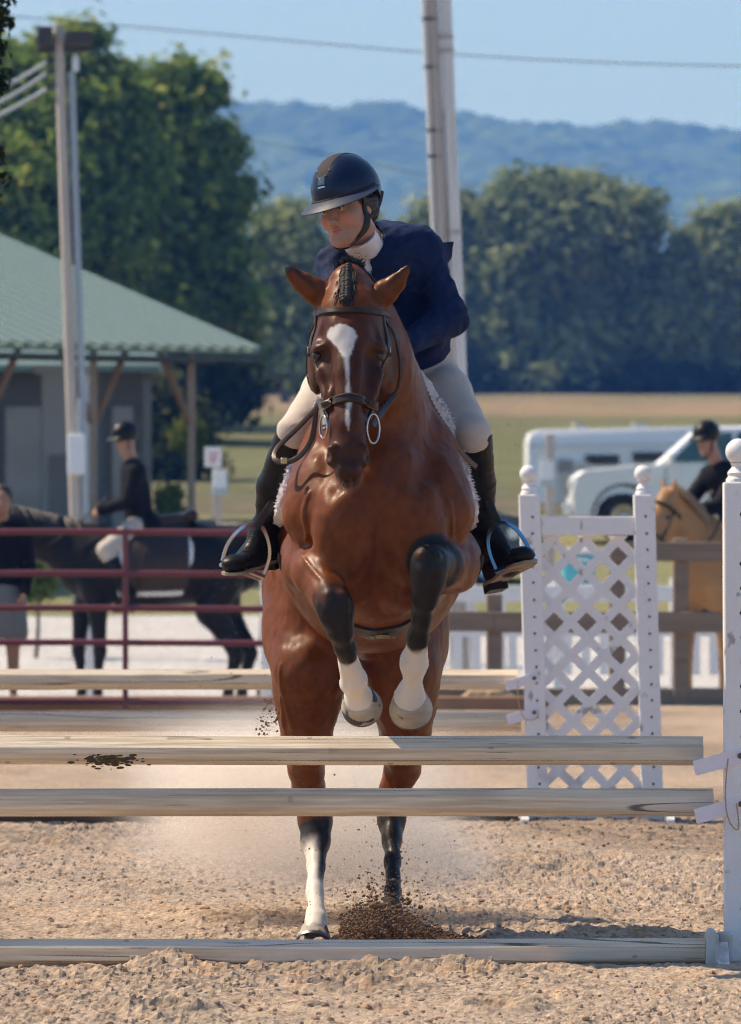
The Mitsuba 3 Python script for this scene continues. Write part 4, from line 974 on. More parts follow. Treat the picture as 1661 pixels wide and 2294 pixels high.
# ------------------------------------------------------------------ saddle, fleece pad, girth
def barrel(d0, d1, nd, a0, a1, na):
    """a sheet lying on the barrel: d along the back, angles from the top in degrees (positive: right in the photo)"""
    D = np.linspace(d0, d1, nd); A_ = np.radians(np.linspace(a0, a1, na)); V, N = [], []
    for d in D:
        cx_ = np.interp(d, [20.3, 20.76, 21.2], [P(850, 0, 20.3)[0], P(838, 0, 20.76)[0], P(815, 0, 21.2)[0]]); cz = np.interp(d, [20.3, 20.76, 21.2], [P(0, 1130, 20.3)[2], P(0, 1213, 20.76)[2], P(0, 1235, 21.2)[2]])
        p, n = hf.drop([[cx_, d, cz]], np.stack([np.sin(A_), 0 * A_, np.cos(A_)], 1), .7); V.append(p); N.append(n)
    V, N = np.array(V), np.array(N); return V, N
def shell(V, N, th0, th1, keep=None, noise_=0, seed=0):
    a, b = V.shape[:2]; O = V + N * (th1 + 0)[..., None] if np.ndim(th1) else V + N * th1
    I = V + N * th0
    if noise_: O = O + N * ((meshkit.fbm(O * 120, 2, seed) - .35) * noise_)[..., None]
    vs = np.vstack([O.reshape(-1, 3), I.reshape(-1, 3)]); n = a * b; f = []
    K = np.ones((a - 1, b - 1), bool) if keep is None else keep
    used = {}
    for i in range(a - 1):
        for j in range(b - 1):
            if not K[i, j]: continue
            q = [i * b + j, (i + 1) * b + j, (i + 1) * b + j + 1, i * b + j + 1]
            f += [[q[0], q[1], q[2]], [q[0], q[2], q[3]], [n + q[0], n + q[2], n + q[1]], [n + q[0], n + q[3], n + q[2]]]
            for (di, dj, e0, e1) in ((-1, 0, q[3], q[0]), (1, 0, q[1], q[2]), (0, -1, q[0], q[1]), (0, 1, q[2], q[3])):
                ii, jj = i + di, j + dj
                if ii < 0 or jj < 0 or ii >= a - 1 or jj >= b - 1 or not K[ii, jj]: f += [[e0, n + e0, n + e1], [e0, n + e1, e1]]
    m = trimesh.Trimesh(vs, np.array(f), process=False); m.remove_unreferenced_vertices(); m.fix_normals(); return m
mat('m_fleece', lambda p, n, uv: mix((.80, .76, .78), (.62, .57, .58), fb(p.x * 90, p.y * 90, p.z * 90, 2)), .95, sheen=.6)
SP = thing('saddle_pad', 'white fleece saddle pad showing on both sides under the saddle', 'saddle pad')
r = np.random.default_rng(9)
V, N = barrel(20.46, 21.15, 26, -88, 88, 91)
hh = np.linspace(-88, 88, 91); thick = np.where(np.arange(26)[:, None] < 6, .050, .032) * np.ones((26, 91))
lower = 87 - 9 * np.clip(np.arange(26) - 2, 0, 20)[:, None] / 20 - 10 * np.exp(-np.arange(26)[:, None] / 1.5)
keep = (np.abs(hh)[None, :] < lower)[:-1, :-1]
part(SP, 'pad', shell(V, N, -.004, thick, keep, .016, 4), 'm_fleece', True)
tf = []
for i in range(2600):                                 # locks of fleece along the rolled edge
    a = int(r.integers(4, 87)); b = int(r.integers(0, 5)) if r.uniform() < .75 else int(r.integers(0, 24))
    if abs(hh[a]) > lower[b, 0] - 1 or abs(hh[a]) < 22: continue
    q = V[b, a] + N[b, a] * (thick[b, a] - .004) + r.normal(0, .004, 3); dr_ = norm(N[b, a] + r.normal(0, .4, 3) + [0, -.25, -.2]); tf.append(tube([q, q + dr_ * .011 * r.uniform(.5, 1.3)], [.0034, .0008], 4))
part(SP, 'fleece_edge', cat(tf), 'm_fleece', True)
SD = thing('saddle', 'dark brown leather jumping saddle under the rider in the navy jacket', 'saddle')
V, N = barrel(20.53, 21.08, 22, -66, 66, 67); hh = np.linspace(-66, 66, 67)
part(SD, 'flap', shell(V, N, .046, .054, (np.abs(hh)[None, :] > 20)[:, :-1].repeat(21, 0) & (hh[None, :-1] < 0)), 'm_leather', 40)
part(SD, 'flap', shell(V, N, .046, .054, (np.abs(hh)[None, :] > 20)[:, :-1].repeat(21, 0) & (hh[None, :-1] > 0)), 'm_leather', 40)
sf = Field((-.3, 20.45, 1.45), (.3, 21.35, 2.05), .012)
zt = lambda d: float(hf.drop([[P(838, 0, d)[0], d, 1.45]], [[0, 0, 1]], .7)[0][0][2])
xs_ = P(836, 0, 20.8)[0]
sf.chain([([xs_, 20.62, zt(20.62) + .055], (.10, .04)), ([xs_, 20.80, zt(20.8) + .035], (.12, .045)), ([xs_, 20.98, zt(20.98) + .04], (.15, .045)), ([xs_, 21.12, zt(21.12) + .085], (.15, .04))], .05, X_)
part(SD, 'seat', smooth_mesh(sf.mesh()), 'm_leather', True)
for s in (-1, 1):
    q = hf.drop([[P(838, 0, 20.6)[0], 20.6, 1.45]], [[s * math.sin(math.radians(a)), 0, math.cos(math.radians(a))] for a in (30, 40, 50, 58)], .7)
    part(SD, 'knee_roll', tube(spline(q[0] + q[1] * .062, 14), .022 * np.sin(np.linspace(.5, 2.7, 14)), 10), 'm_leather', True)
GI = thing('girth', 'dark leather girth with a belly guard and brass buckle under the chest of the horse', 'girth')
A = np.radians(np.linspace(-74, 74, 50)); gv, gn = [], []
for d, dz in ((20.335, 0), (20.36, 0), (20.39, 0), (20.42, 0), (20.45, 0)):
    p, n = hf.drop([P(850, 1180, 20.40) * [1, 0, 1] + [0, d, 0]], np.stack([np.sin(A), 0 * A + .0, -np.cos(A)], 1), .6); gv.append(p); gn.append(n)
gv, gn = np.array(gv), np.array(gn)
part(GI, 'belly_guard', shell(gv, gn, -.002, .010), 'm_leather', 40)
mid = gv[2, 25] + gn[2, 25] * .012; gu, gw, gt = frame(gn[2, 25], (0, 1, 0))
def gbox(a, b, sx, sy, sz): return box(mid + np.array([1., 0, 0]) * a + norm(np.cross(gn[2, 25], [1, 0, 0])) * b + gn[2, 25] * sz / 2, (sx, sy, sz), .001, np.stack([[1, 0, 0], norm(np.cross(gn[2, 25], [1, 0, 0])), gn[2, 25]], 1))
part(GI, 'buckle', cat(gbox(0, .0, .045, .024, .006), gbox(-.034, 0, .012, .008, .007), gbox(.034, 0, .012, .008, .007)), 'm_brass', False)
up_ = -norm(np.cross(gn[2, 25], [1, 0, 0])); up_ = up_ if up_[1] < 0 else -up_
th = np.linspace(0, np.pi, 16); part(GI, 'ring', tube(mid[None] + np.cos(th)[:, None] * .015 * np.array([1., 0, 0]) + np.sin(th)[:, None] * .017 * up_ + up_ * .014 + gn[2, 25] * .005, .0022, 6), 'm_brass', True)
for s in (-1, 1):
    q, n = hf.drop([P(850, 1190, 20.46) * [1, 0, 1] + [0, 20.50, 0]], [[s * math.sin(math.radians(a)), 0, math.cos(math.radians(a))] for a in np.linspace(72, 108, 12)], .6)
    for off_ in (-.02, .02): part(GI, 'billet_strap', ribbon(q + [0, off_, 0], n, .026, .005, .003), 'm_leather', 40)
    part(GI, 'billet_buckle', box(q[6] + n[6] * .012, (.008, .05, .03), .003), 'm_brass', False)

# ================================================================== THE RIDER
mat('m_skin', 'vertex', .48, specular=.4)
mat('m_navy', lambda p, n, uv: mix((.0032, .0105, .046), (.0055, .018, .076), fb(p.x * 60, p.y * 60, p.z * 60, 3)), .8, sheen=.12, specular=.25)
mat('m_shirt', lambda p, n, uv: mix((.74, .70, .72), (.64, .60, .62), fb(p.x * 24, p.y * 24, p.z * 24, 3)), .7)
mat('m_breeches', lambda p, n, uv: mix((.54, .47, .41), (.46, .40, .345), fb(p.x * 30, p.y * 30, p.z * 30, 3)), .75, sheen=.3)
mat('m_boot', lambda p, n, uv: mix((.007, .007, .008), (.016, .015, .015), fb(p.x * 40, p.y * 40, p.z * 40, 3)), .40, specular=.14)
mat('m_sole', lambda p, n, uv: mix((.36, .29, .21), (.20, .16, .12), fb(p.x * 60, p.y * 60, p.z * 60, 3)), .8)
mat('m_helmet', (.0045, .012, .042), .27, specular=.34)
mat('m_helmet_panel', lambda p, n, uv: mix((.016, .013, .018), (.026, .021, .027), nz(p.x * 900, p.y * 900, p.z * 900)), .8)
mat('m_strap', (.010, .010, .011), .6)
mat('m_glove', (.012, .012, .013), .6)
mat('m_hair', lambda p, n, uv: mix((.018, .010, .006), (.05, .028, .015), nz(p.x * 300, p.y * 300, p.z * 30)), .5)
RK = thing('person', 'rider in navy jacket, cream breeches and tall black boots on the jumping horse', 'person')
# head frame: right of the person, forward, up
hfw = norm([-.56, -.80, -.16]); hup = np.array([-.235, -.035, .97]); hup = norm(hup - hup @ hfw * hfw); hrt = np.cross(hfw, hup)
HR = np.stack([hrt, hfw, hup], 1); HO = P(743.5, 470, 20.16) - hfw * .088
def L(*p): return HO + HR @ np.array(p, float)
bf = Field((-.50, 19.93, 1.12), (.56, 21.10, 2.60), .0042)
# --- head
bf.ell(L(0, -.012, .050), (.074, .096, .092), .02, HR)
bf.ell(L(0, .022, -.010), (.064, .068, .085), .03, HR)
bf.seg(L(0, .030, -.045), L(0, .066, -.092), (.052, .050), (.030, .028), .03, hrt)
bf.ell(L(0, .082, -.104), (.020, .016, .016), .018, HR)
for s in (-1, 1):
    bf.ell(L(s * .040, .058, -.032), (.026, .026, .026), .025, HR)             # cheek
    bf.seg(L(s * .052, .010, -.060), L(s * .026, .066, -.094), .020, .017, .025)  # jaw line
    bf.ell(L(s * .028, .082, .022), (.024, .012, .010), .014, HR)              # brow
    bf.ell(L(s * .031, .093, .002), (.0175, .012, .0115), .010, HR, cut=True)  # eye socket
    bf.ell(L(s * .031, .0755, .001), (.0155, .0125, .0125), .006, HR)          # lids over the ball
    bf.ell(L(s * .0115, .0965, -.0400), (.0085, .0095, .0075), .007, HR)       # nostril wing
    bf.ell(L(s * .070, -.008, -.012), (.007, .018, .030), .006, HR)            # ear
bf.seg(L(0, .086, .008), L(0, .106, -.036), (.0085, .010), (.0125, .011), .012, hrt)
bf.ell(L(0, .108, -.037), (.0105, .009, .009), .007, HR)
bf.ell(L(0, .086, -.0615), (.021, .0105, .0060), .006, HR)                     # upper lip
bf.ell(L(0, .085, -.0735), (.018, .0105, .0065), .006, HR)                     # lower lip
bf.seg(L(-.022, .098, -.0675), L(.022, .098, -.0675), .0022, .0022, .005, cut=True)
bf.seg(L(-.012, .0995, -.0835), L(.012, .0995, -.0835), .0040, .0040, .012, cut=True)
# --- neck, torso, arms, legs
NB = P(818, 552, 20.40)
bf.seg(L(0, -.018, -.055), NB, (.052, .056), (.058, .060), .03)
SL, SR = P(755, 592, 20.38), P(943, 566, 20.50); EL, ER = P(760, 702, 20.24), P(1006, 710, 20.45); WL, WR = P(800, 764, 20.29), P(912, 770, 20.27)
sh = norm(SR - SL)
TOR = [(P(852, 600, 20.47), (.150, .095)), (P(876, 690, 20.60), (.130, .095)), (P(900, 780, 20.76), (.145, .115))]
bf.chain([(p, (a - .022, b - .022)) for p, (a, b) in TOR], .05, sh); bf.seg(SL, SR, .042, .042, .05); bf.ell(P(868, 556, 20.56), (.09, .07, .06), .05); bf.seg(NB, P(848, 590, 20.47), .050, .06, .04)
for S, E, W in ((SL, EL, WL), (SR, ER, WR)): bf.seg(S, E, .050, .041, .03); bf.seg(E, W, .041, .029, .02)
LEG = {-1: [P(845, 812, 20.84), P(738, 878, 20.63), P(664, 966, 20.46), P(614, 1090, 20.62), P(594, 1182, 20.71)],
       1: [P(930, 804, 20.86), P(998, 884, 20.67), P(1060, 974, 20.49), P(1074, 1088, 20.64), P(1084, 1184, 20.72)]}
for s, q in LEG.items():
    for (a, b, ra, rb) in ((0, 1, .095, .076), (1, 2, .076, .050), (2, 3, .048, .045), (3, 4, .045, .032)): bf.seg(q[a], q[b], ra, rb, .03)
FT = {-1: (P(602, 1236, 20.77), P(528, 1262, 20.55)), 1: (P(1106, 1286, 20.80), P(1168, 1246, 20.56))}
for s in (-1, 1): bf.seg(LEG[s][4], FT[s][0], .030, .026, .02); bf.seg(FT[s][0], FT[s][1], .028, (.032, .020), .02)
def hand(f, W, Ed, palm_n, rad=1.0):
    """gloved or bare hand closing round the rein: palm, four curled fingers, thumb"""
    t = norm(Ed); nrm = norm(palm_n - (palm_n @ t) * t); sd = np.cross(t, nrm)
    f.seg(W, W + t * .075, (.026 * rad, .016 * rad), (.038 * rad, .0145 * rad), .015, sd)
    for i, (o, l) in enumerate(((-.028, .88), (-.0095, 1.0), (.0095, .96), (.028, .78))):
        a = W + t * .078 + sd * o; b = a + (t * .75 + nrm * .55) * .036 * l; c = b + (nrm * .95 - t * .35) * .026 * l; d = c + (-t * .9 - nrm * .1) * .020 * l
        f.seg(a - t * .02, b, .0098 * rad, .0090 * rad, .006); f.seg(b, c, .0090 * rad, .0082 * rad, .004); f.seg(c, d, .0082 * rad, .0070 * rad, .004)
    a = W + t * .030 - sd * .026; b = a - sd * .020 + t * .030 + nrm * .012; c = b + t * .026 + nrm * .016 + sd * .010
    f.seg(a, b, .0125 * rad, .0105 * rad, .01); f.seg(b, c, .0105 * rad, .0085 * rad, .005)
HD = {-1: norm([.15, -.55, -.5]), 1: norm([-.25, -.6, -.35])}
for s, W in ((-1, WL), (1, WR)): hand(bf, W, HD[s], np.array([-s * .3, .2, -1.0]))
bm = biggest(bf.mesh())
bv = np.array(bm.vertices); lv = (bv - HO) @ HR
sn = meshkit.fbm(bv * 60, 3, 3); sk = np.array([.43, .225, .155]) * (.84 + .32 * sn)[:, None] * (1 - .10 * (meshkit.noise(bv * 190, 8) > .72))[:, None]
def spot(c, r, col, w): 
    global sk
    d = np.sqrt((((lv - np.array(c)) / np.array(r)) ** 2).sum(1)); sk = blend(sk, col, sm(1.15, .55, d) * w)
for s in (-1, 1):
    spot((s * .042, .075, -.034), (.026, .03, .024), (.56, .215, .155), .65); spot((s * .030, .09, .020), (.019, .025, .0042), (.075, .042, .026), .85)
    spot((s * .031, .092, -.002), (.018, .02, .012), (.30, .15, .11), .5)
spot((0, .09, -.0625), (.0235, .025, .0058), (.42, .13, .105), .85); spot((0, .09, -.0735), (.020, .025, .0065), (.46, .15, .12), .8); spot((0, .10, -.0678), (.024, .03, .0020), (.16, .05, .04), .9); spot((0, .11, -.037), (.014, .014, .012), (.56, .23, .17), .5)
part(RK, 'body', bm, 'm_skin', True, color=np.clip(sk, 0, 1))
mat('m_eyeball', (.40, .37, .35), .2); mat('m_iris', (.05, .035, .022), .1); mat('m_lash', (.02, .014, .010), .7)
for s in (-1, 1):
    e = trimesh.creation.icosphere(subdivisions=3, radius=.0118); e.apply_translation(L(s * .031, .0785, -.001)); ek = part(RK, 'eye', e, 'm_eyeball', True)
    g = norm(hfw * 1.0 + hrt * -.05 - hup * .02); i_ = trimesh.creation.icosphere(subdivisions=3, radius=.0062); i_.apply_translation(L(s * .031, .0785, -.001) + g * .0070); part(RK, ek[len(RK) + 2:] + '__iris', i_, 'm_iris', True)
    ls = spline([L(s * .0165, .0865, .0015), L(s * .025, .0915, .0068), L(s * .034, .0905, .0072), L(s * .0455, .0810, .0010)], 12); part(RK, 'upper_lid', tube(ls, .0021 * np.sin(np.linspace(.5, 2.7, 12)) + .0006, 6), 'm_lash', True)
# --- clothes
def cloth(lo, hi, h, fn, fold=None):
    f = Field(lo, hi, h); fn(f)
    if fold: f.fold(fold)
    return f
def jacket(f):
    f.chain([(p, (a + .024, b + .024)) for p, (a, b) in TOR[:2]] + [(P(905, 742, 20.68), (.150, .125)), (P(925, 776, 20.72), (.125, .11))], .05, sh); f.seg(SL, SR, .066, .068, .05); f.ell(P(868, 556, 20.55), (.115, .09, .088), .05)
    f.chain([(P(905, 700, 20.56), (.13, .10)), (P(962, 758, 20.55), (.060, .06))], .05, sh); f.ell(P(935, 740, 20.52), (.085, .08, .058), .04)
    f.seg(SL, EL, .062, .054, .03); f.seg(EL, WL, .054, .040, .02); f.seg(SR, ER, .068, .060, .035); f.seg(ER, WR, .059, .043, .03)
    f.seg(NB + [0, .012, .01], P(845, 590, 20.48), .074, .10, .03)
    f.seg(L(0, -.018, -.05), NB + [0, -.006, -.0], .064, .0665, .004, cut=True)
    f.ell(L(0, .012, -.012), (.12, .13, .112), .003, HR, cut=True)
    f.seg(P(803, 528, 20.22), P(837, 636, 20.27), (.050, .13), (.002, .10), .005, (1, 0, .3), cut=True)
def jfold(p):
    le = np.minimum(np.linalg.norm(p - ER, axis=1), np.linalg.norm(p - (SR * .6 + ER * .4), axis=1)); cr = np.exp(-(le / .11) ** 2)
    a = p - SR; q = np.stack([p[:, 0] * 13 + p[:, 2] * 7, p[:, 1] * 10, p[:, 2] * 15 - p[:, 0] * 9], 1)
    return (meshkit.fbm(q, 2, 31) - .5) * .018 + (np.abs(meshkit.noise(q * 2.1, 33) - .5)) * (.010 + .016 * cr)
jf = cloth((-.24, 20.0, 1.78), (.36, 21.0, 2.42), .0045, jacket, jfold)
part(RK, 'jacket', biggest(jf.mesh()), 'm_navy', True)
def shirt(f):
    f.chain([(p, (a + .013, b + .012)) for p, (a, b) in TOR[:2]], .05, sh); f.seg(SL, SR, .054, .056, .04); f.seg(NB, P(846, 592, 20.46), .060, .075, .03)
    f.seg(L(0, -.010, -.085), NB, (.0535, .0575), (.0585, .0605), .01)
    f.ell(L(0, .016, -.012), (.11, .13, .120), .003, HR, cut=True)
sf = cloth((-.13, 20.05, 1.85), (.25, 20.75, 2.40), .0045, shirt, lambda p: (meshkit.fbm(p * [20, 20, 9], 2, 41) - .5) * .004)
part(RK, 'shirt', biggest(sf.mesh()), 'm_shirt', True)
cn, cnn = (None, None) if True else sf.drop([P(806, 536, 20.38)], [[math.sin(a), -math.cos(a), -.30 + .45 * abs(math.sin(a / 2))] for a in np.radians(np.linspace(-115, 115, 36))], .2)
pl0, pl1 = sf.snap(spline([P(801, 562, 20.27), P(812, 590, 20.30), P(828, 622, 20.33)], 12)); part(RK, 'shirt_placket', ribbon(pl0, pl1, .022, .0022, .001), 'm_shirt', 40)
# wind-lifted flap at the back of the jacket
g = []
for i in range(7):
    for j in range(5):
        u, v = i / 6., j / 4.; a = P(984, 543, 20.60) * (1 - v) + P(1000, 594, 20.60) * v; b = P(1017, 541, 20.66) * (1 - v) + P(1012, 578, 20.67) * v
        g.append(a * (1 - u) + b * u + [0, .015 * math.sin(2.8 * u), .008 * math.sin(3 * v) * u])
gf = [[i * 5 + j, (i + 1) * 5 + j, (i + 1) * 5 + j + 1, i * 5 + j + 1] for i in range(6) for j in range(4)]
gv = np.array(g); gq = np.array(gf); g2 = gv + [0.001, .006, .001]; tri = np.vstack([gq[:, [0, 1, 2]], gq[:, [0, 2, 3]]])
rim = []
bd = [i * 5 for i in range(7)] + [30 + j for j in range(1, 5)] + [i * 5 + 4 for i in range(5, -1, -1)] + [j for j in range(3, 0, -1)]
for a, b in zip(bd, bd[1:] + bd[:1]): rim += [[a, b, 35 + b], [a, 35 + b, 35 + a]]
m = trimesh.Trimesh(np.vstack([gv, g2]), np.vstack([tri, tri[:, ::-1] + 35, np.array(rim)]), process=False); m.fix_normals(); part(RK, 'jacket_flap', m, 'm_navy', 50, label='small flap of the navy jacket lifted by the wind')
# breeches
def breech(f):
    for s, q in LEG.items(): f.seg(q[0], q[1], .103, .085, .04); f.seg(q[1], q[2], .085, .0575, .02); f.seg(q[2], q[2] * .72 + q[3] * .28, .0560, .050, .02)
    f.chain([(TOR[1][0], (.138, .103)), (TOR[2][0], (.160, .130)), (P(892, 822, 20.86), (.155, .11))], .05, sh)
def bfold(p):
    w = np.exp(-np.minimum(np.linalg.norm(p - LEG[-1][2], axis=1), np.linalg.norm(p - LEG[1][2], axis=1)) / .10)
    return (meshkit.noise(np.stack([p[:, 0] * 14, p[:, 1] * 10, p[:, 2] * 46], 1), 51) - .5) * .009 * w + (meshkit.fbm(p * 14, 2, 52) - .5) * .005
brf = cloth((-.42, 20.2, 1.50), (.50, 21.1, 2.1), .0065, breech, bfold); part(RK, 'breeches', biggest(brf.mesh()), 'm_breeches', True)
# boots
for s in (-1, 1):
    q = LEG[s]; hl, to = FT[s]; tp = q[2] * .90 + q[3] * .10
    def boot(f):
        f.seg(tp + (q[2] - q[3]) * .10, q[3], (.062, .060), (.0535, .055), .02); f.seg(q[3], q[4], .0535, .040, .02)
        f.seg(q[4], hl, .040, .033, .03); ax = to - hl; f.seg(hl + ax * .1, to, .034, (.040, .027), .02); f.seg(q[4] + (to - hl) * .15, hl * .45 + to * .55, .036, .034, .04)
        f.ell(to + ax * .06, (.040, .036, .028), .02)
        u = norm(q[2] - q[3]); f.ell(tp + u * .095 + np.array([-s * .020, -.01, .0]), .078, .01, cut=True)
    def wr(p):
        t = (p - q[4]) @ norm(q[2] - q[4]); w = np.exp(-((t - .05) / .09) ** 2) + .35
        d = (p - q[4]) @ np.array([.75 * s, -.6, .25]); return (np.abs(meshkit.noise(np.stack([t * 34 + d * 14, d * 6, 0 * t], 1), 60 + s) - .5)) * .016 * w * (t > -.03)
    f = cloth(np.minimum.reduce([q[2], q[3], to, hl]) - .13, np.maximum.reduce([q[2], q[3], to, hl]) + .13, .005, boot, wr)
    bk = part(RK, 'boot', biggest(f.mesh()), 'm_boot', True)
    # sole and heel block
    ax = norm(to - hl); dn_ = norm(np.array([0, 0, -1.]) - ax * (-ax[2])); 
    if s == 1: dn_ = norm(dn_ + np.array([.25, -.30, 0])); dn_ = norm(dn_ - ax * (dn_ @ ax))
    sd_ = np.cross(ax, dn_); Lf = np.linalg.norm(to - hl)
    pr = [(-.035, -.024), (-.035, .024), (.02, .030), (.06, .026), (Lf - .03, .042), (Lf + .02, .036), (Lf + .042, .014), (Lf + .042, -.014), (Lf + .02, -.036), (Lf - .03, -.042), (.06, -.026), (.02, -.030)]
    sl = trimesh.creation.extrude_polygon(Polygon(pr).buffer(.006), .009, engine='earcut'); M = np.eye(4); M[:3, :3] = np.stack([ax, sd_, dn_], 1); M[:3, 3] = hl + dn_ * .024; 
    sl.apply_transform(M); sl.fix_normals(); part(RK, bk[len(RK) + 2:] + '__sole', sl, 'm_sole', False)
    hb = trimesh.creation.extrude_polygon(Polygon([(-.036, -.026), (-.036, .026), (.022, .029), (.022, -.029)]).buffer(.004), .022, engine='earcut'); M[:3, 3] = hl + dn_ * .0335; hb.apply_transform(M); hb.fix_normals(); part(RK, bk[len(RK) + 2:] + '__heel', hb, 'm_boot', False)
    if True:                                           # laces over the instep
        a, b = q[4] * .55 + (hl * .6 + to * .4) * .45, hl * .25 + to * .75; la = []
        for i in range(5):
            c = a + (b - a) * (i / 5.); 
            pts, nn = f.drop([c], [dn_ * -.55 + np.array([0, -.75, 0]) + sd_ * k for k in (-.55, 0, .55)], .12); la.append(tube(spline(pts + nn * .0015, 7), .0017, 5))
        for x in la: part(RK, bk[len(RK) + 2:] + '__lace', x, 'm_strap', True)
# stirrups hang from the saddle by leathers
def stirrup(label, arch, tread0, tread1, mt, lz):
    k = thing('stirrup', label, 'stirrup'); a = spline([P(*p) for p in arch], 30); part(k, 'arch', ribbon(a, np.tile([0, -1, .1], (30, 1)), .013, .008), mt, 40)
    A, B = P(*tread0), P(*tread1); u = norm(B - A); w = norm(np.array([.0, .95, -.30]) - u * (np.array([.0, .95, -.30]) @ u)); n = np.cross(u, w); R = np.stack([u, w, n], 1)
    part(k, 'tread', box((A + B) / 2, (np.linalg.norm(B - A), .048, .012), .003, R), mt, False)
    for i in range(5): part(k, 'tread_pad', box((A + B) / 2 + w * (-.016 + .008 * i) + n * .0068, (np.linalg.norm(B - A) * .86, .004, .003), .001, R), 'm_strap', False)
    part(k, 'tread_underside', box((A + B) / 2 - n * .0072, (np.linalg.norm(B - A) * .92, .030, .0028), .001, R), 'm_leather_edge', False)
    l = spline([P(*p) for p in lz], 20); part(k, 'leather', ribbon(l, np.tile([0 if mt == 'm_steel' else .3, -1, .1], (20, 1)), .026, .005), 'm_leather', 40)
stirrup('polished steel stirrup under the boot on the left side of the horse in the photo', [(499, 1256, 20.56), (508, 1226, 20.555), (530, 1194, 20.55), (562, 1174, 20.56), (584, 1178, 20.58), (600, 1208, 20.59), (604, 1248, 20.60), (588, 1294, 20.61)], (497, 1262, 20.56), (588, 1296, 20.61), 'm_steel', [(576, 1180, 20.56), (600, 1142, 20.57), (632, 1094, 20.60), (668, 1020, 20.62), (710, 950, 20.72)])
stirrup('blue metal stirrup under the boot on the right side of the horse in the photo', [(1116, 1284, 20.60), (1098, 1240, 20.60), (1094, 1208, 20.60), (1102, 1184, 20.59), (1122, 1170, 20.57), (1144, 1176, 20.56), (1164, 1194, 20.56), (1182, 1222, 20.555), (1196, 1246, 20.55)], (1114, 1284, 20.60), (1199, 1252, 20.55), 'm_blue_steel', [(1116, 1172, 20.58), (1094, 1120, 20.62), (1076, 1050, 20.66), (1040, 980, 20.72)])
# gloves
for s, W, E in ((-1, WL, EL), (1, WR, ER)):
    gl = Field(W - .15, W + .15, .0035); hand(gl, W, HD[s], np.array([-s * .3, .2, -1.0]), 1.13); gl.seg(W + (E - W) * .16, W, .034, .031, .01); part(RK, 'glove', biggest(gl.mesh()), 'm_glove', True)
# hair at the temple and gathered low behind the ear
hr = Field(HO - .2, HO + .2, .0035)
hr.ell(L(0, -.050, .0), (.078, .062, .066), .02, HR); hr.ell(L(0, -.075, -.035), (.050, .036, .034), .02, HR); 
for s in (-1, 1): hr.seg(L(s * .068, .040, .032), L(s * .070, -.03, -.018), (.010, .016), (.012, .02), .02, hrt)
hr.fold(lambda p: (meshkit.noise(((p - HO) @ HR) * [60, 30, 140], 71) - .5) * .004)
part(RK, 'hair', biggest(hr.mesh()), 'm_hair', True)
# helmet in head coordinates: right, forward, up
hg = .0030; he = Field((-.125, -.165, -.06), (.125, .15, .185), hg)
gx_, gy_, gz_ = [he.lo[k] + hg * np.arange(he.n[k]) for k in range(3)]; GX, GY, GZ = np.meshgrid(gx_, gy_, gz_, indexing='ij')
def el(c, r): return (np.sqrt(((GX - c[0]) / r[0]) ** 2 + ((GY - c[1]) / r[1]) ** 2 + ((GZ - c[2]) / r[2]) ** 2) - 1) * min(r)
HC, HRAD = (0, -.012, .050), (.101, .127, .117)
lip = GZ - (.028 + .05 * np.clip(GY, -.03, .12) * 0 - .030 * sm(.0, -.09, GY) + .018 * np.exp(-((GY + .02) / .05) ** 2) * (np.abs(GX) > .05))
he.f = np.maximum(np.maximum(el(HC, HRAD), -el(HC, (.088, .114, .104))), -lip).astype(np.float32)
hk = part(RK, 'helmet', place(biggest(he.mesh()), HR, HO), 'm_helmet', True, label='navy riding helmet with a wide brim')
def onshell(az, elv, off=0.0):
    """point of the helmet shell: az from the front, elv up from the rim"""
    d = np.array([math.sin(az) * math.cos(elv), math.cos(az) * math.cos(elv), math.sin(elv)]); r = 1 / math.sqrt(sum((d[i] / HRAD[i]) ** 2 for i in range(3))); return np.array(HC) + d * (r + off)
bv_, n_ = [], 49
for i in range(n_):
    a = math.radians(-98 + 196 * i / (n_ - 1)); w = .052 * max(math.cos(a * .80), 0) ** .75 + .004
    zr_ = .030 + .016 * (1 - math.cos(a)) * .9; base = onshell(a, math.asin((zr_ - HC[2]) / .12)); base[2] = zr_
    o = norm([math.sin(a), math.cos(a), 0])
    for t, th in ((0, .004), (.35, .004), (.7, .0035), (1, .0022)):
        c = base + o * (w * t - .003) + np.array([0, 0, -.020 * t * w / .055 - .010 * t * t * math.cos(a)]); bv_ += [c + [0, 0, th], c - [0, 0, th * .4]]
bf_ = []
for i in range(n_ - 1):
    o = i * 8
    for t in range(3):
        a, b = o + 2 * t, o + 2 * t + 2; bf_ += [[a, b, b + 8], [a, b + 8, a + 8], [a + 1, b + 9, b + 1], [a + 1, a + 9, b + 9]]
    bf_ += [[o + 6, o + 7, o + 15], [o + 6, o + 15, o + 14], [o, o + 9, o + 1], [o, o + 8, o + 9]]
m = trimesh.Trimesh(np.array(bv_), np.array(bf_), process=False); m.fix_normals(); mat('m_brim', (.016, .026, .055), .45, specular=.4); part(RK, 'helmet__brim', place(m, HR, HO), 'm_brim', 40)
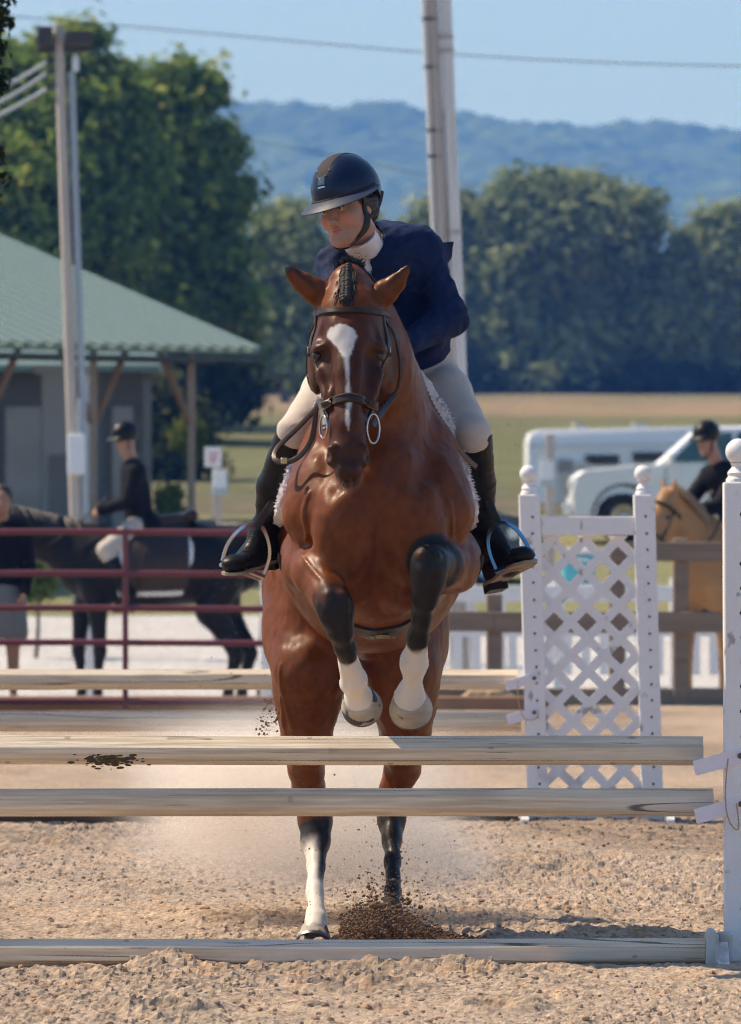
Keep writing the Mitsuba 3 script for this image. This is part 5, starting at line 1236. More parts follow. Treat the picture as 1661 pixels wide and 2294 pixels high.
def shell_patch(half, e0, e1, off, n=26, m_=7):
    V = []
    for i in range(n):
        e_ = math.radians(e0 + (e1 - e0) * i / (n - 1)); h_ = half(i / (n - 1))
        for j in range(m_):
            x = h_ * (2 * j / (m_ - 1) - 1); y, z = math.cos(e_), math.sin(e_); r = 1 / math.sqrt((y / HRAD[1]) ** 2 + (z / HRAD[2]) ** 2); c = np.array([0, y * r, z * r]); c *= math.sqrt(max(1 - (x / HRAD[0]) ** 2, 0)); c = c + [x, 0, 0]
            nn = norm(c / np.array(HRAD) ** 2); V.append(np.array(HC) + c + nn * off)
    V = np.array(V); Nn = V - np.array(HC); Nn /= np.linalg.norm(Nn, axis=1, keepdims=True); vs = np.vstack([V, V - Nn * .006]); f = []; K = n * m_
    for i in range(n - 1):
        for j in range(m_ - 1):
            q = [i * m_ + j, i * m_ + j + 1, (i + 1) * m_ + j + 1, (i + 1) * m_ + j]; f += [[q[0], q[1], q[2]], [q[0], q[2], q[3]]]
            if i == 0: f += [[q[0], K + q[0], K + q[1]], [q[0], K + q[1], q[1]]]
            if j == 0: f += [[q[0], q[3], K + q[3]], [q[0], K + q[3], K + q[0]]]
            if j == m_ - 2: f += [[q[1], K + q[1], K + q[2]], [q[1], K + q[2], q[2]]]
    m = trimesh.Trimesh(vs, np.array(f), process=False); m.fix_normals(); return place(m, HR, HO)
part(RK, 'helmet__front_panel', shell_patch(lambda t: .021 + .016 * t, 27, 128, .0022), 'm_helmet_panel', 40, label='dull brown black front panel of the helmet')
mat('m_badge', (.05, .085, .12), .25, specular=.7)
part(RK, 'helmet__badge', shell_patch(lambda t: .0125, 15, 27, .0032, 6, 4), 'm_badge', 40, label='small dark blue badge with two silver dots')
part(RK, 'helmet__badge_trim', shell_patch(lambda t: .0125, 10.5, 12.5, .0036, 4, 4), 'm_steel', 40)
for (x, e_, r) in ((.002, 23.3, .0032), (-.0015, 19.2, .0030), (.024, 40, .0034), (-.024, 37, .0028), (.0135, 27.5, .0022), (-.0135, 27.5, .0022)):
    y, z = math.cos(math.radians(e_)), math.sin(math.radians(e_)); rr = 1 / math.sqrt((y / HRAD[1]) ** 2 + (z / HRAD[2]) ** 2); c = np.array([0, y * rr, z * rr]) * math.sqrt(1 - (x / HRAD[0]) ** 2) + [x, 0, 0]
    m = trimesh.creation.icosphere(subdivisions=2, radius=r); m.apply_translation(L(*(np.array(HC) + c + norm(c / np.array(HRAD) ** 2) * .0034))); part(RK, 'helmet__silver_dot', m, 'm_steel', True)
part(RK, 'helmet__rim_band', place(tube(np.array([onshell(a, math.asin((.033 + .016 * (1 - math.cos(a)) * .9 - HC[2]) / .12), .001) for a in np.radians(np.linspace(-98, 98, 40))]), .0042, 8), HR, HO), 'm_helmet_panel', True)
# chin strap: front and rear straps meet under the ear, then pass under the chin
for s in (-1, 1):
    ps = [L(s * .088, .030, .040), L(s * .078, .018, -.01), L(s * .070, .016, -.052), L(s * .045, .045, -.104), L(s * .020, .062, -.124), L(0, .064, -.127)]
    sp = spline(ps, 30); q, nn = bf.snap(sp[6:]); sp[6:] = q + nn * .002; n_all = np.vstack([np.tile(norm(hrt * s), (6, 1)), nn]); part(RK, 'helmet__chin_strap', ribbon(sp, n_all, np.interp(np.linspace(0, 1, 30), [0, .25, .55, .8, 1], [.014, .014, .026, .026, .014]), .0035, .001), 'm_strap', 40)
    ps = [L(s * .078, -.088, .022), L(s * .074, -.055, -.02), L(s * .071, .004, -.048)]; sp = spline(ps, 14); part(RK, 'helmet__rear_strap', ribbon(sp, np.tile(hrt * s, (14, 1)), .014, .0035, .002), 'm_strap', 40)
    m = trimesh.creation.icosphere(subdivisions=2, radius=.0035); m.apply_translation(L(s * .077, .0, -.036)); part(RK, 'earring', m, 'm_steel', True)

# ================================================================== BEHIND THE ARENA
# maroon pipe gate on the left
mat('m_maroon', lambda p, n, uv: mix((.17, .035, .045), (.12, .03, .04), fb(p.x * 6, p.y * 6, p.z * 6, 3)), .45)
d = 46.5
GT = thing('pipe_gate', 'maroon steel pipe gate with five bars along the left side of the arena', 'gate')
for y in (1192, 1285, 1363, 1440, 1512, 1572): part(GT, 'bar', tube([P(-260, y, d), P(150, y - 1, d), P(480, y + 1, d), P(830, y + 2, d)], .023, 12), 'm_maroon', True)
for x in (-250, 281, 825): part(GT, 'upright', tube([P(x, 1183, d - .001), P(x, 1590, d - .001)], .021, 12), 'm_maroon', True)
kerb = thing('timber_kerb', 'low dark timber lying along the foot of the maroon gate', 'timber'); part(kerb, 'board', box(P(280, 1580, d + .22), (6.4, .14, .13), .012), 'm_timber_brown', False)

# brown board fence on the right, with its posts
mat('m_fence', lambda p, n, uv: mix((.30, .235, .18), (.17, .13, .10), fb(p.x * 2, p.y * 20, p.z * 24, 4)), .85, bump=lambda p, n, uv: fb(p.x * 3, p.y * 60, p.z * 60, 3), scale=.006)
d = 48.0
FN = thing('board_fence', 'weathered brown board fence across the right side of the arena', 'fence')
for x, top in ((1108, 1330), (1383, 1205), (1526, 1205), (1800, 1205), (960, 1345)): part(FN, 'post', box((P(x, top, d) + P(x, 1600, d)) / 2, (.118, .12, (1600 - top) * d / F), .01), 'm_fence', False)
part(FN, 'board', box((P(1368, 1236, d - .085) + P(1850, 1236, d - .085)) / 2, ((1850 - 1368) * d / F, .045, .145), .006), 'm_fence', False)
part(FN, 'board', box((P(930, 1392, d - .085) + P(1108, 1392, d - .085)) / 2, ((1108 - 930) * d / F, .045, .150), .006), 'm_fence', False)
part(FN, 'board', box((P(1108.5, 1394, d - .085) + P(1850, 1394, d - .085)) / 2, ((1850 - 1109.5) * d / F, .045, .155), .006), 'm_fence', False)
part(FN, 'kick_board', box((P(930, 1562, d - .02) + P(1850, 1562, d - .02)) / 2, ((1850 - 930) * d / F, .05, .13), .006), 'm_fence', False)
mat('m_stone', lambda p, n, uv: mix((.40, .29, .18), (.27, .19, .12), fb(p.x * 8, p.y * 8, p.z * 8, 3)), .9)
for i, (x, r_) in enumerate(((1072, .115), (1118, .125))):
    m = rock(1.0, 60 + i, 3, .8); m.apply_scale(r_); m.apply_translation(P(x, 1568, d - .6)); single('boulder', ['smaller left one of two tan stones by the fence foot, right of the horse', 'larger right one of two tan stones by the fence foot, right of the horse'][i], 'stone', m, 'm_stone', True)

# white rail fence farther back
mat('m_white_far', (.74, .73, .74), .6)
d = 61.0
WF = thing('white_fence', 'white board fence behind the gravel lane, seen through the other fences', 'fence')
for i, x in enumerate(range(-320, 2300, 131)): part(WF, 'post', box(P(x, 1440, d), (.11, .11, 1.22), .01), 'm_white_far', False) if not (-100 < x < 1000) or x in (204, 597, 728) else None
part(WF, 'board', box((P(960, 1330, d - .07) + P(2300, 1330, d - .07)) / 2, ((2300 - 960) * d / F, .03, .15), .004), 'm_white_far', False)
part(WF, 'board', box((P(960, 1412, d - .07) + P(2300, 1412, d - .07)) / 2, ((2300 - 960) * d / F, .03, .12), .004), 'm_white_far', False)
for i, x in enumerate(range(985, 1660, 41)): part(WF, 'picket', box(P(x, 1462, d - .10), (.085, .02, .42), .004), 'm_white_far', False)

# ---------------------------------------------------------------- horses standing or walking behind the fences
def bg_horse(label, pos, face, coat, mane_col, legs_dark=True, scale=1.0, neck=(.62, .42), head=(.42, -.42), group=None, h=.022, turn=0.0):
    """a horse standing at pos, facing along face; neck and head: forward and up offsets of the poll and of the muzzle"""
    f = Field((-1.0, -.42, -.03), (1.75, .42, 2.35), h); Y = (0, 1, 0)
    f.chain([((-.62, 0, 1.20), (.26, .27)), ((-.30, 0, 1.18), (.29, .30)), ((.05, 0, 1.12), (.29, .30)), ((.38, 0, 1.14), (.25, .30)), ((.56, 0, 1.18), (.19, .25))], .10, Y)
    f.chain([((.20, 0, 1.40), (.07, .08)), ((-.25, 0, 1.36), (.10, .08)), ((-.62, 0, 1.36), (.12, .09))], .1, Y)
    A = np.array([.50, 0, 1.24]); Pl = A + [neck[0], turn * .3, neck[1]]; M = Pl + [head[0], turn, head[1]]
    f.chain([(A, (.15, .26)), ((A + Pl) / 2, (.10, .17)), (Pl, (.075, .11))], .08, Y)
    f.chain([(Pl, (.075, .11)), (Pl * .62 + M * .38, (.085, .13)), (Pl * .25 + M * .75, (.052, .075)), (M, (.050, .055))], .03, Y)
    for s in (-1, 1): f.seg(Pl + [0, s * .06, .07], Pl + [.03, s * .085, .21], (.032, .02), .006, .02, Y)
    for s, dx in ((-1, .07), (1, -.05)):
        f.chain([((.50, s * .15, 1.02), .11), ((.50 + dx, s * .14, .78), .075), ((.50 + dx * 1.4, s * .13, .48), .052), ((.50 + dx * 1.2, s * .13, .40), .038), ((.50 + dx, s * .13, .16), .036), ((.50 + dx * 1.2, s * .13, .09), .042), ((.53 + dx * 1.3, s * .13, .03), .055)], .03)
        f.chain([((-.58, s * .15, 1.05), (.13, .20)), ((-.50 - dx, s * .15, .80), .12), ((-.66 - dx, s * .14, .55), .068), ((-.70 - dx, s * .14, .46), .058), ((-.64 - dx, s * .14, .18), .037), ((-.63 - dx, s * .14, .10), .043), ((-.60 - dx, s * .14, .03), .056)], .04)
    m = biggest(f.mesh()); v = np.array(m.vertices)
    c = np.tile(np.array(coat, float), (len(v), 1)) * (.75 + .5 * meshkit.fbm(v * 5, 3, 2))[:, None]
    if legs_dark: c = blend(c, [.014, .012, .012], sm(.62, .42, v[:, 2]))
    k = thing('horse', label, 'horse', group); fx = norm([face[0], face[1], 0]); R = np.stack([fx, [-fx[1], fx[0], 0], [0, 0, 1]], 1) * scale
    def tf(mm): return place(mm, R, pos)
    part(k, 'body', tf(m), 'm_coat_far', True, color=c)
    r = np.random.default_rng(3); N = norm(Pl - A)
    part(k, 'mane', tf(cat([tube([A + (Pl - A) * t + [-.10 * (1 - t) - .02, 0, .22 - .10 * t], A + (Pl - A) * t + [-.10 + r.normal(0, .02), .09, .14 - .10 * t], A + (Pl - A) * t + [-.10, .12, .0]], [.03, .028, .008], 5) for t in np.linspace(0, 1, 22)])), mane_col, True)
    part(k, 'tail', tf(cat([tube(spline([(-.86, r.normal(0, .02), 1.32), (-.97, r.normal(0, .03), 1.10), (-.98 + r.normal(0, .03), r.normal(0, .06), .75), (-.95, r.normal(0, .07), .5)], 8), np.linspace(.03, .008, 8), 5) for _ in range(22)])), mane_col, True)
    for s in (-1, 1): e = trimesh.creation.icosphere(subdivisions=2, radius=.022); e.apply_translation(Pl * .66 + M * .34 + [0.02, s * .078, .03]); part(k, 'eye', tf(e), 'm_eye', True)
    q = spline([Pl * .36 + M * .64 + [0, a, b] for a, b in ((0, .075), (.065, .02), (.06, -.06), (0, -.085), (-.06, -.06), (-.065, .02))], 24, True)
    b = thing('bridle', 'dark bridle on the ' + label[:60].split(' standing')[0].split(' walking')[0], 'bridle') if False else None
    return k, tf, A, Pl, M
mat('m_coat_far', 'vertex', .5, specular=.2)
mat('m_helmet_far', (.005, .005, .007), .4, specular=.25); mat('m_mane_black', (.012, .011, .012), .5); mat('m_mane_tan', (.30, .19, .10), .6)

def bg_rider(label, k_pos, face, lean=.05, coat='m_navy_far', legs='m_breeches', h=.014, arms_fwd=.32, scale=1.0, yaw=0.0, look_down=.15):
    """rider sitting on a standing horse whose feet are at k_pos"""
    z0 = 1.48; hip = np.array([.02, 0, z0 + .05]); neckb = hip + [.06 + lean, 0, .52]; hd = neckb + [.06 + lean * .6, 0, .19]
    k = thing('person', label, 'person'); fx = norm([face[0], face[1], 0]); R = np.stack([fx, [-fx[1], fx[0], 0], [0, 0, 1]], 1) * scale
    def tf(mm): return place(mm, R, k_pos)
    Y = (0, 1, 0); J = {}
    for s in (-1, 1): J[s] = [hip + [.02, s * .09, -.02], hip + [.30, s * .30, -.22], hip + [.10, s * .33, -.62], hip + [.22, s * .36, -.70]]
    S = {s: neckb + [-.02, s * .165, -.07] for s in (-1, 1)}; E = {s: neckb + [.06 + lean, s * .21, -.33] for s in (-1, 1)}; Wd = {s: neckb + [arms_fwd, s * .09, -.40] for s in (-1, 1)}
    f = Field((-.5, -.5, .75), (.75, .5, 2.55), h)
    def fig(f, g, what):
        if 'torso' in what: f.chain([(hip, (.15 + g, .11 + g)), (hip + [.04 + lean * .5, 0, .26], (.13 + g, .095 + g)), (neckb + [0, 0, -.09], (.155 + g, .09 + g))], .06, Y); f.seg(S[-1], S[1], .055 + g, .055 + g, .05)
        if 'arms' in what:
            for s in (-1, 1): f.seg(S[s], E[s], .050 + g, .042 + g, .03); f.seg(E[s], Wd[s], .042 + g, .03 + g, .02)
        if 'legs' in what:
            for s in (-1, 1): f.seg(J[s][0], J[s][1], .095 + g, .065 + g, .04); f.seg(J[s][1], J[s][2], .060 + g, .04 + g, .03)
        if 'feet' in what:
            for s in (-1, 1): f.seg(J[s][1] * .75 + J[s][2] * .25, J[s][2], .060 + g, .046 + g, .02); f.seg(J[s][2], J[s][2] + [-.03, 0, -.08], .042 + g, .038 + g, .02); f.seg(J[s][2] + [-.03, 0, -.08], J[s][3] + [0, 0, -.01], .036 + g, .036 + g, .02)
    fig(f, 0, 'torso arms legs feet'); f.seg(neckb + [0, 0, -.05], hd, .055, .055, .03)
    c, s_ = math.cos(yaw), math.sin(yaw); HRr = np.stack([norm([c, s_, -look_down]), [-s_, c, 0], [look_down * c, look_down * s_, 1]], 1)
    f.ell(hd + HRr @ [0, 0, .05], (.10, .078, .105), .03, HRr); f.ell(hd + HRr @ [.035, 0, -.045], (.055, .052, .065), .03, HRr); f.ell(hd + HRr @ [.105, 0, -.01], (.018, .012, .022), .012, HRr); f.ell(hd + HRr @ [.08, 0, -.085], (.02, .02, .018), .015, HRr)
    for s in (-1, 1): f.ell(hd + HRr @ [.095, s * .03, .028], (.012, .015, .010), .008, HRr, cut=True); hand(f, Wd[s], norm([.6, -s * .3, -.3]), np.array([0, -s, -.6]))
    m = biggest(f.mesh()); part(k, 'body', tf(m), 'm_skin', True, color=np.tile([.42, .23, .16], (len(m.vertices), 1)))
    for nm, what, mt, g in (('jacket', 'torso arms', coat, .022), ('breeches', 'legs', legs, .012), ('boots', 'feet', 'm_boot', .012)):
        f = Field((-.5, -.5, .75), (.75, .5, 2.55), h); fig(f, g, what)
        if nm == 'jacket': f.ell(hip + [-.06, 0, -.02], (.16, .19, .12), .05)
        mm = f.mesh()
        if nm == 'boots':
            for s in (-1, 1): q = trimesh.intersections.slice_mesh_plane(mm, [0, s, 0], [0, 0, 0]); part(k, 'boot', tf(q), mt, True)
        else: part(k, nm, tf(biggest(mm)), mt, True)
    g_ = .012; f = Field(hd - .2, hd + .26, g_)
    f.ell(hd + HRr @ [-.005, 0, .065], (.128, .105, .115), .02, HRr); f.seg(hd + HRr @ [.10, -.06, .055], hd + HRr @ [.10, .06, .055], (.06, .012), (.06, .012), .02, HRr[:, 0]); f.ell(hd + HRr @ [.06, 0, -.06], (.12, .2, .095), .02, HRr, cut=True)
    part(k, 'helmet', tf(biggest(f.mesh())), 'm_helmet_far', True)
    for s in (-1, 1): part(k, 'chin_strap', tf(tube([hd + HRr @ [.02, s * .08, .03], hd + HRr @ [.04, s * .066, -.05], hd + HRr @ [.06, 0, -.115]], .008, 5)), 'm_strap', True)
    return k, tf, hip, J
mat('m_navy_far', (.004, .0045, .007), .8, specular=.2)
def bg_tack(of, tf, pad_mat='m_white_far', J=None):
    """saddle, pad and bridle of a background horse"""
    f = Field((-.5, -.5, .6), (.6, .5, 1.7), .018); Y = (0, 1, 0)
    f.chain([((-.28, 0, 1.185), (.315, .315)), ((.05, 0, 1.125), (.315, .322)), ((.24, 0, 1.13), (.295, .325))], .08, Y); f.ell((0, 0, .72), (1.0, .6, .22), .01, cut=True)
    for x in (-.62, .56): f.ell((x, 0, 1.15), (.30, .6, .8), .01, cut=True)
    sp_ = thing('saddle_pad', 'white-edged saddle pad under the rider on the ' + of, 'saddle pad'); part(sp_, 'pad', tf(biggest(f.mesh())), pad_mat, True)
    f = Field((-.5, -.5, .6), (.6, .5, 1.75), .018); f.chain([((-.20, 0, 1.185), (.332, .330)), ((.05, 0, 1.130), (.332, .338)), ((.16, 0, 1.13), (.318, .338))], .08, Y); f.ell((0, 0, .72), (1.0, .6, .27), .01, cut=True)
    for x in (-.52, .46): f.ell((x, 0, 1.15), (.28, .6, .8), .01, cut=True)
    f.seg((-.26, 0, 1.55), (.16, 0, 1.50), (.12, .04), (.10, .04), .05, Y); f.seg((-.30, -.1, 1.56), (-.30, .1, 1.56), .05, .05, .04)
    sd_ = thing('saddle', 'dark saddle under the rider on the ' + of, 'saddle'); part(sd_, 'seat', tf(biggest(f.mesh())), 'm_leather', True)
    for s in (-1, 1): part(sd_, 'stirrup_leather', tf(beam((.08, s * .335, 1.30), (.16, s * .375, .90), .03, .008, .002)), 'm_leather', False)
def bg_bridle(of, tf, A, Pl, M):
    b = thing('bridle', 'dark bridle on the head of the ' + of, 'bridle'); ax = norm(M - Pl); sd = np.array([0, 1., 0]); nn = np.cross(ax, sd)
    def ring(t, ra, rb): return tube([Pl + (M - Pl) * t + ra * math.cos(a) * sd + rb * math.sin(a) * nn for a in np.linspace(0, 2 * np.pi, 25)], .011, 6, False)
    part(b, 'noseband', tf(ring(.62, .075, .098)), 'm_leather', True); part(b, 'browband', tf(ring(.16, .095, .132)), 'm_leather', True)
    for s in (-1, 1): part(b, 'cheekpiece', tf(tube([Pl + (M - Pl) * .14 + sd * s * .094, Pl + (M - Pl) * .4 + sd * s * .088, Pl + (M - Pl) * .70 + sd * s * .068], .009, 6)), 'm_leather', True)
    for s in (-1, 1): part(b, 'rein', tf(tube(spline([Pl + (M - Pl) * .74 + sd * s * .066, (A + M) / 2 + sd * s * .17 + [-.05, 0, .06], [.36, s * .10, 1.72]], 12), .008, 5)), 'm_leather', True)

# black horse with its dark-coated rider, left
d = 57.5; pos = np.array([P(345, 0, d)[0], d, -.33]); face = (-1, -.06)
k, tf, A, Pl, M = bg_horse('black horse walking left behind the maroon gate', pos, face, (.0075, .0065, .007), 'm_mane_black', scale=1.12, neck=(.74, .30), head=(.40, -.40))
bg_tack('black horse', tf); bg_bridle('black horse', tf, A, Pl, M)
bg_rider('rider in a black coat and dark helmet on the black horse behind the maroon gate', pos + [-.10, 0, .08], face, lean=.0, arms_fwd=.27, yaw=.6, look_down=.35, scale=1.04)
# second dark horse, mostly hidden behind the jumping horse
d = 63.0; pos = np.array([P(748, 0, d)[0], d, -.35])
k, tf, A, Pl, M = bg_horse('dark brown horse with lowered head, half hidden behind the jumping horse', pos, (-1, .12), (.022, .010, .007), 'm_mane_black', neck=(.50, .10), head=(.26, -.52), scale=1.16); bg_bridle('dark brown horse', tf, A, Pl, M)
# buckskin horse and rider on the right
d = 55.0; pos = np.array([P(1700, 0, d)[0], d, -.33]); face = (-.80, -.60)
k, tf, A, Pl, M = bg_horse('golden tan horse facing left behind the brown fence on the right', pos, face, (.40, .215, .095), 'm_mane_tan', False, neck=(.38, .40), head=(.30, -.46), turn=.10, scale=1.14)
bg_tack('golden tan horse', tf); bg_bridle('golden tan horse', tf, A, Pl, M)
bg_rider('dark-coated rider leaning down the neck of the golden tan horse', pos + [-.14, -.0, .02], face, scale=1.05, lean=.14, arms_fwd=.50, yaw=.2, look_down=.3, legs='m_breeches')

# person on foot at the left edge
d = 51.0; g0 = np.array([P(4, 0, d)[0], d, -.06])
k = thing('person', 'dark-haired person in a dark top and grey skirt standing at the left edge', 'person'); f = Field(g0 + [-.5, -.4, -.03], g0 + [.5, .4, 1.85], .014); Y = (1, 0, 0)
def stand(f, g, what):
    if 'legs' in what:
        for s in (-1, 1): f.chain([(g0 + [s * .085, 0, .82], .085 + g), (g0 + [s * .09, -.02, .47], .056 + g), (g0 + [s * .09, .02, .10], .036 + g)], .03); f.seg(g0 + [s * .09, .03, .04], g0 + [s * .11, -.14, .03], .036 + g, .030 + g, .02)
    if 'torso' in what: f.chain([(g0 + [0, 0, .88], (.155 + g, .11 + g)), (g0 + [0, 0, 1.08], (.125 + g, .09 + g)), (g0 + [0, 0, 1.30], (.155 + g, .09 + g))], .06, Y); f.seg(g0 + [-.15, 0, 1.36], g0 + [.15, 0, 1.36], .05 + g, .05 + g, .05)
    if 'arms' in what:
        for s in (-1, 1): f.seg(g0 + [s * .175, 0, 1.35], g0 + [s * .215, -.02, 1.08], .045 + g, .038 + g, .03); f.seg(g0 + [s * .215, -.02, 1.08], g0 + [s * .19, -.16, .88], .038 + g, .028 + g, .02)
stand(f, 0, 'legs torso arms'); f.seg(g0 + [0, 0, 1.38], g0 + [0, -.02, 1.50], .05, .05, .03); f.ell(g0 + [0, -.02, 1.60], (.075, .095, .10), .02); f.ell(g0 + [0, -.07, 1.53], (.05, .05, .06), .03); f.ell(g0 + [0, -.12, 1.565], (.012, .016, .02), .01)
for s in (-1, 1): hand(f, g0 + [s * .19, -.16, .88], norm([-.1 * s, -.3, -1]), np.array([-s, 0, 0.]), .95)
m = biggest(f.mesh()); part(k, 'body', m, 'm_skin', True, color=np.tile([.36, .19, .13], (len(m.vertices), 1)))
f = Field(g0 + [-.5, -.4, .5], g0 + [.5, .4, 1.7], .014); stand(f, .02, 'torso arms'); part(k, 'top', biggest(f.mesh()), 'm_navy_far', True)
mat('m_grey_cloth', (.16, .165, .16), .85); f = Field(g0 + [-.5, -.4, .3], g0 + [.5, .4, 1.2], .014); f.chain([(g0 + [0, 0, .98], (.145, .11)), (g0 + [0, 0, .80], (.19, .15)), (g0 + [0, 0, .56], (.21, .17))], .04, Y); f.ell(g0 + [0, 0, .35], (.4, .4, .16), .01, cut=True); part(k, 'skirt', biggest(f.mesh()), 'm_grey_cloth', True)
f = Field(g0 + [-.2, -.25, 1.4], g0 + [.2, .2, 1.8], .010); f.ell(g0 + [0, .005, 1.62], (.092, .105, .105), .02); f.ell(g0 + [0, .05, 1.52], (.075, .06, .09), .03); f.ell(g0 + [0, -.13, 1.55], (.075, .075, .085), .01, cut=True); part(k, 'hair', biggest(f.mesh()), 'm_hair', True)

# ---------------------------------------------------------------- vehicles on the right
mat('m_car_white', (.86, .86, .87), .25, specular=.5, clearcoat=1.0); mat('m_car_dark', (.020, .024, .030), .25, specular=.5, clearcoat=1.0)
mat('m_glass_dark', (.010, .013, .015), .2, specular=.35); mat('m_glass_green', (.05, .11, .10), .08, specular=.8); mat('m_tyre', (.018, .018, .019), .85); mat('m_alu', (.45, .46, .47), .3, metallic=.9); mat('m_lamp', (.80, .80, .80), .12, specular=.8); mat('m_chrome', (.7, .7, .72), .15, metallic=1.0)
def side_body(prof, y0, w, z0, x0, sc, inset=.10, top_from=.8):
    """vehicle body from a side outline (x, z), across w, narrowing above the waist"""
    n = len(prof); V = []; pr = np.array(prof, float); zmax = pr[:, 1].max(); zw = top_from
    for (s, b) in ((-1, .06), (-1, 0), (1, 0), (1, .06)):
        c = pr.mean(0); q = pr.copy(); q = c + (q - c) * (1 - b * .35)
        t = np.clip((q[:, 1] - zw) / max(zmax - zw, .01), 0, 1) * inset + (.06 - b)
        V.append(np.stack([x0 + q[:, 0] * sc, y0 + s * (w / 2 - t) * sc, z0 + q[:, 1] * sc], 1))
    order = [0, 1, 2, 3]; v = np.vstack([V[i] for i in order]); f = []
    for a in range(3):
        for i in range(n):
            j = (i + 1) % n; p, q = a * n + i, a * n + j; f += [[p, q, q + n], [p, q + n, p + n]]
    tri = trimesh.creation.triangulate_polygon(Polygon(V[0][:, [0, 2]]), engine='earcut')
    tv, tf_ = tri; from scipy.spatial import cKDTree; mp = cKDTree(V[0][:, [0, 2]]).query(tv)[1]; f += [list(mp[t]) for t in tf_] + [list(mp[t][::-1] + 3 * n) for t in tf_]
    m = trimesh.Trimesh(v, np.array(f), process=False); m.fix_normals(); return m
def arc(cx, cz, r, a0, a1, n=9): return [(cx + r * math.cos(math.radians(a)), cz + r * math.sin(math.radians(a))) for a in np.linspace(a0, a1, n)]
def wheel(k, c, r, w, side):
    wk = part(k, 'wheel', cat(lathe([(r * .62, -w / 2), (r * .92, -w / 2), (r, -w * .3), (r, w * .3), (r * .92, w / 2), (r * .62, w / 2), (r * .62, -w / 2)], 32)).apply_transform(rotm([1, 0, 0], 90)).apply_translation(c), 'm_tyre', 40); nm = wk[len(k) + 2:]
    part(k, nm + '__rim', lathe([(0, -.02), (r * .2, -.03), (r * .25, 0), (r * .55, .03), (r * .62, -w * .4)], 24).apply_transform(rotm([1, 0, 0], 90)).apply_translation(np.array(c) + [0, side * w * .40, 0]), 'm_alu', 40)
# pickup truck facing left
d = 104.0; s = d / F; X0 = P(1296, 0, d)[0]; wz = 1.02; sc = 1.0
TK = thing('pickup_truck', 'white pickup truck parked facing left behind the lattice jump standard', 'pickup truck')
pf = [(0.02, .42), (0.0, .80), (.06, 1.06), (.20, 1.16), (.9, 1.235), (1.42, 1.26), (2.02, 1.80), (2.20, 1.86), (3.3, 1.88), (3.45, 1.84), (3.62, 1.28), (5.6, 1.26), (5.65, .55), (5.0, .50)] + arc(4.45, .42, .50, 8, 172) + [(3.8, .42), (1.45, .42)] + arc(.88, .42, .50, 0, 180)
X0 = P(1277, 0, d)[0]
part(TK, 'body', side_body(pf, d + .95, 1.95, wz, X0, sc, .20, 1.26), 'm_car_white', 25)
yf = d - .03
for cx in (.88, 4.45):
    for y, sd in ((d + .13, -1), (d + 1.77, 1)): wheel(TK, [X0 + cx, y, wz + .40], .40, .24, sd)
def side_panel(k, name, poly, y, th, mt, tilt=0.0, label=None):
    m = extrude(Polygon(poly), th); m.apply_transform(trimesh.transformations.rotation_matrix(math.pi / 2, [1, 0, 0])); m.apply_translation([0, th, 0])
    if tilt: zb = m.vertices[:, 2].min(); m.vertices = m.vertices + np.stack([0 * m.vertices[:, 0], (m.vertices[:, 2] - zb) * tilt, 0 * m.vertices[:, 0]], 1)
    m.apply_translation([0, y, 0]); return part(k, name, m, mt, False, label=label)
q = lambda x, z: (X0 + x, wz + z)
side_panel(TK, 'window', [q(1.62, 1.30), q(2.06, 1.73), q(2.62, 1.78), q(2.62, 1.30)], d - .045, .012, 'm_glass_green', .30); side_panel(TK, 'window', [q(2.70, 1.30), q(2.70, 1.78), q(3.28, 1.78), q(3.40, 1.30)], d - .045, .012, 'm_glass_green', .30)
part(TK, 'door', trimesh.util.concatenate([beam([X0 + a, d - .052, wz + .5], [X0 + a, d - .052, wz + 1.24], .012, .008, .001) for a in (1.55,)]), 'm_trim_dark', False)
part(TK, 'wheel_arch', tube([[X0 + x, d - .02, wz + z] for x, z in arc(.88, .42, .515, 0, 180, 15)], .028, 6), 'm_trim_dark', True)
part(TK, 'headlight', box([X0 + .06, d + .12, wz + .93], [.16, .22, .18], .03), 'm_lamp', False); part(TK, 'bumper', box([X0 - .03, d + .95, wz + .52], [.16, 1.9, .22], .03), 'm_chrome', False); part(TK, 'grille', box([X0 - .005, d + .95, wz + .88], [.04, 1.1, .28], .01), 'm_trim_dark', False); part(TK, 'mirror', box([X0 + 1.62, d - .14, wz + 1.34], [.10, .20, .20], .03), 'm_car_white', False); part(TK, 'door_handle', box([X0 + 2.5, d - .05, wz + 1.10], [.16, .03, .03], .008), 'm_trim_dark', False)
# horse trailer behind it
d = 118.0; X1 = P(1180, 0, d)[0]; zt_ = P(0, 962, d)[2]; zb_ = 1.35
TR = thing('horse_trailer', 'long white horse trailer with dark windows standing behind the white pickup', 'trailer')
TL = 5.6; hz_ = zt_ - zb_
R_ = [(0, .32), (0, hz_ - .22), (.05, hz_ - .06), (.18, hz_), (TL, hz_ + .10), (TL, .32)]
part(TR, 'body', side_body(R_, d + 1.0, 2.0, zb_, X1, 1.0, .34, hz_ - .40), 'm_car_white', 25)
for (a, b, y0, y1) in ((1250, 1284, 1030, 1060), (1312, 1388, 1019, 1040), (1418, 1490, 1013, 1034)):
    A, B = P(a, y1, d - .01), P(b, y0, d - .01); wk = side_panel(TR, 'window', [(A[0], A[2]), (B[0], A[2]), (B[0], B[2]), (A[0], B[2])], d - .022, .012, 'm_glass_dark')
part(TR, 'roof_rail', beam([X1 + .02, d - .03, zt_ - .30], [X1 + TL, d - .03, zt_ - .22], .05, .03, .004), 'm_alu', False)
for x in (1.0, 2.1, 3.4): part(TR, 'roof_vent', box([X1 + x, d + .8, zt_ + .05 + x * .018], [.28, .3, .09], .02), 'm_alu', False)
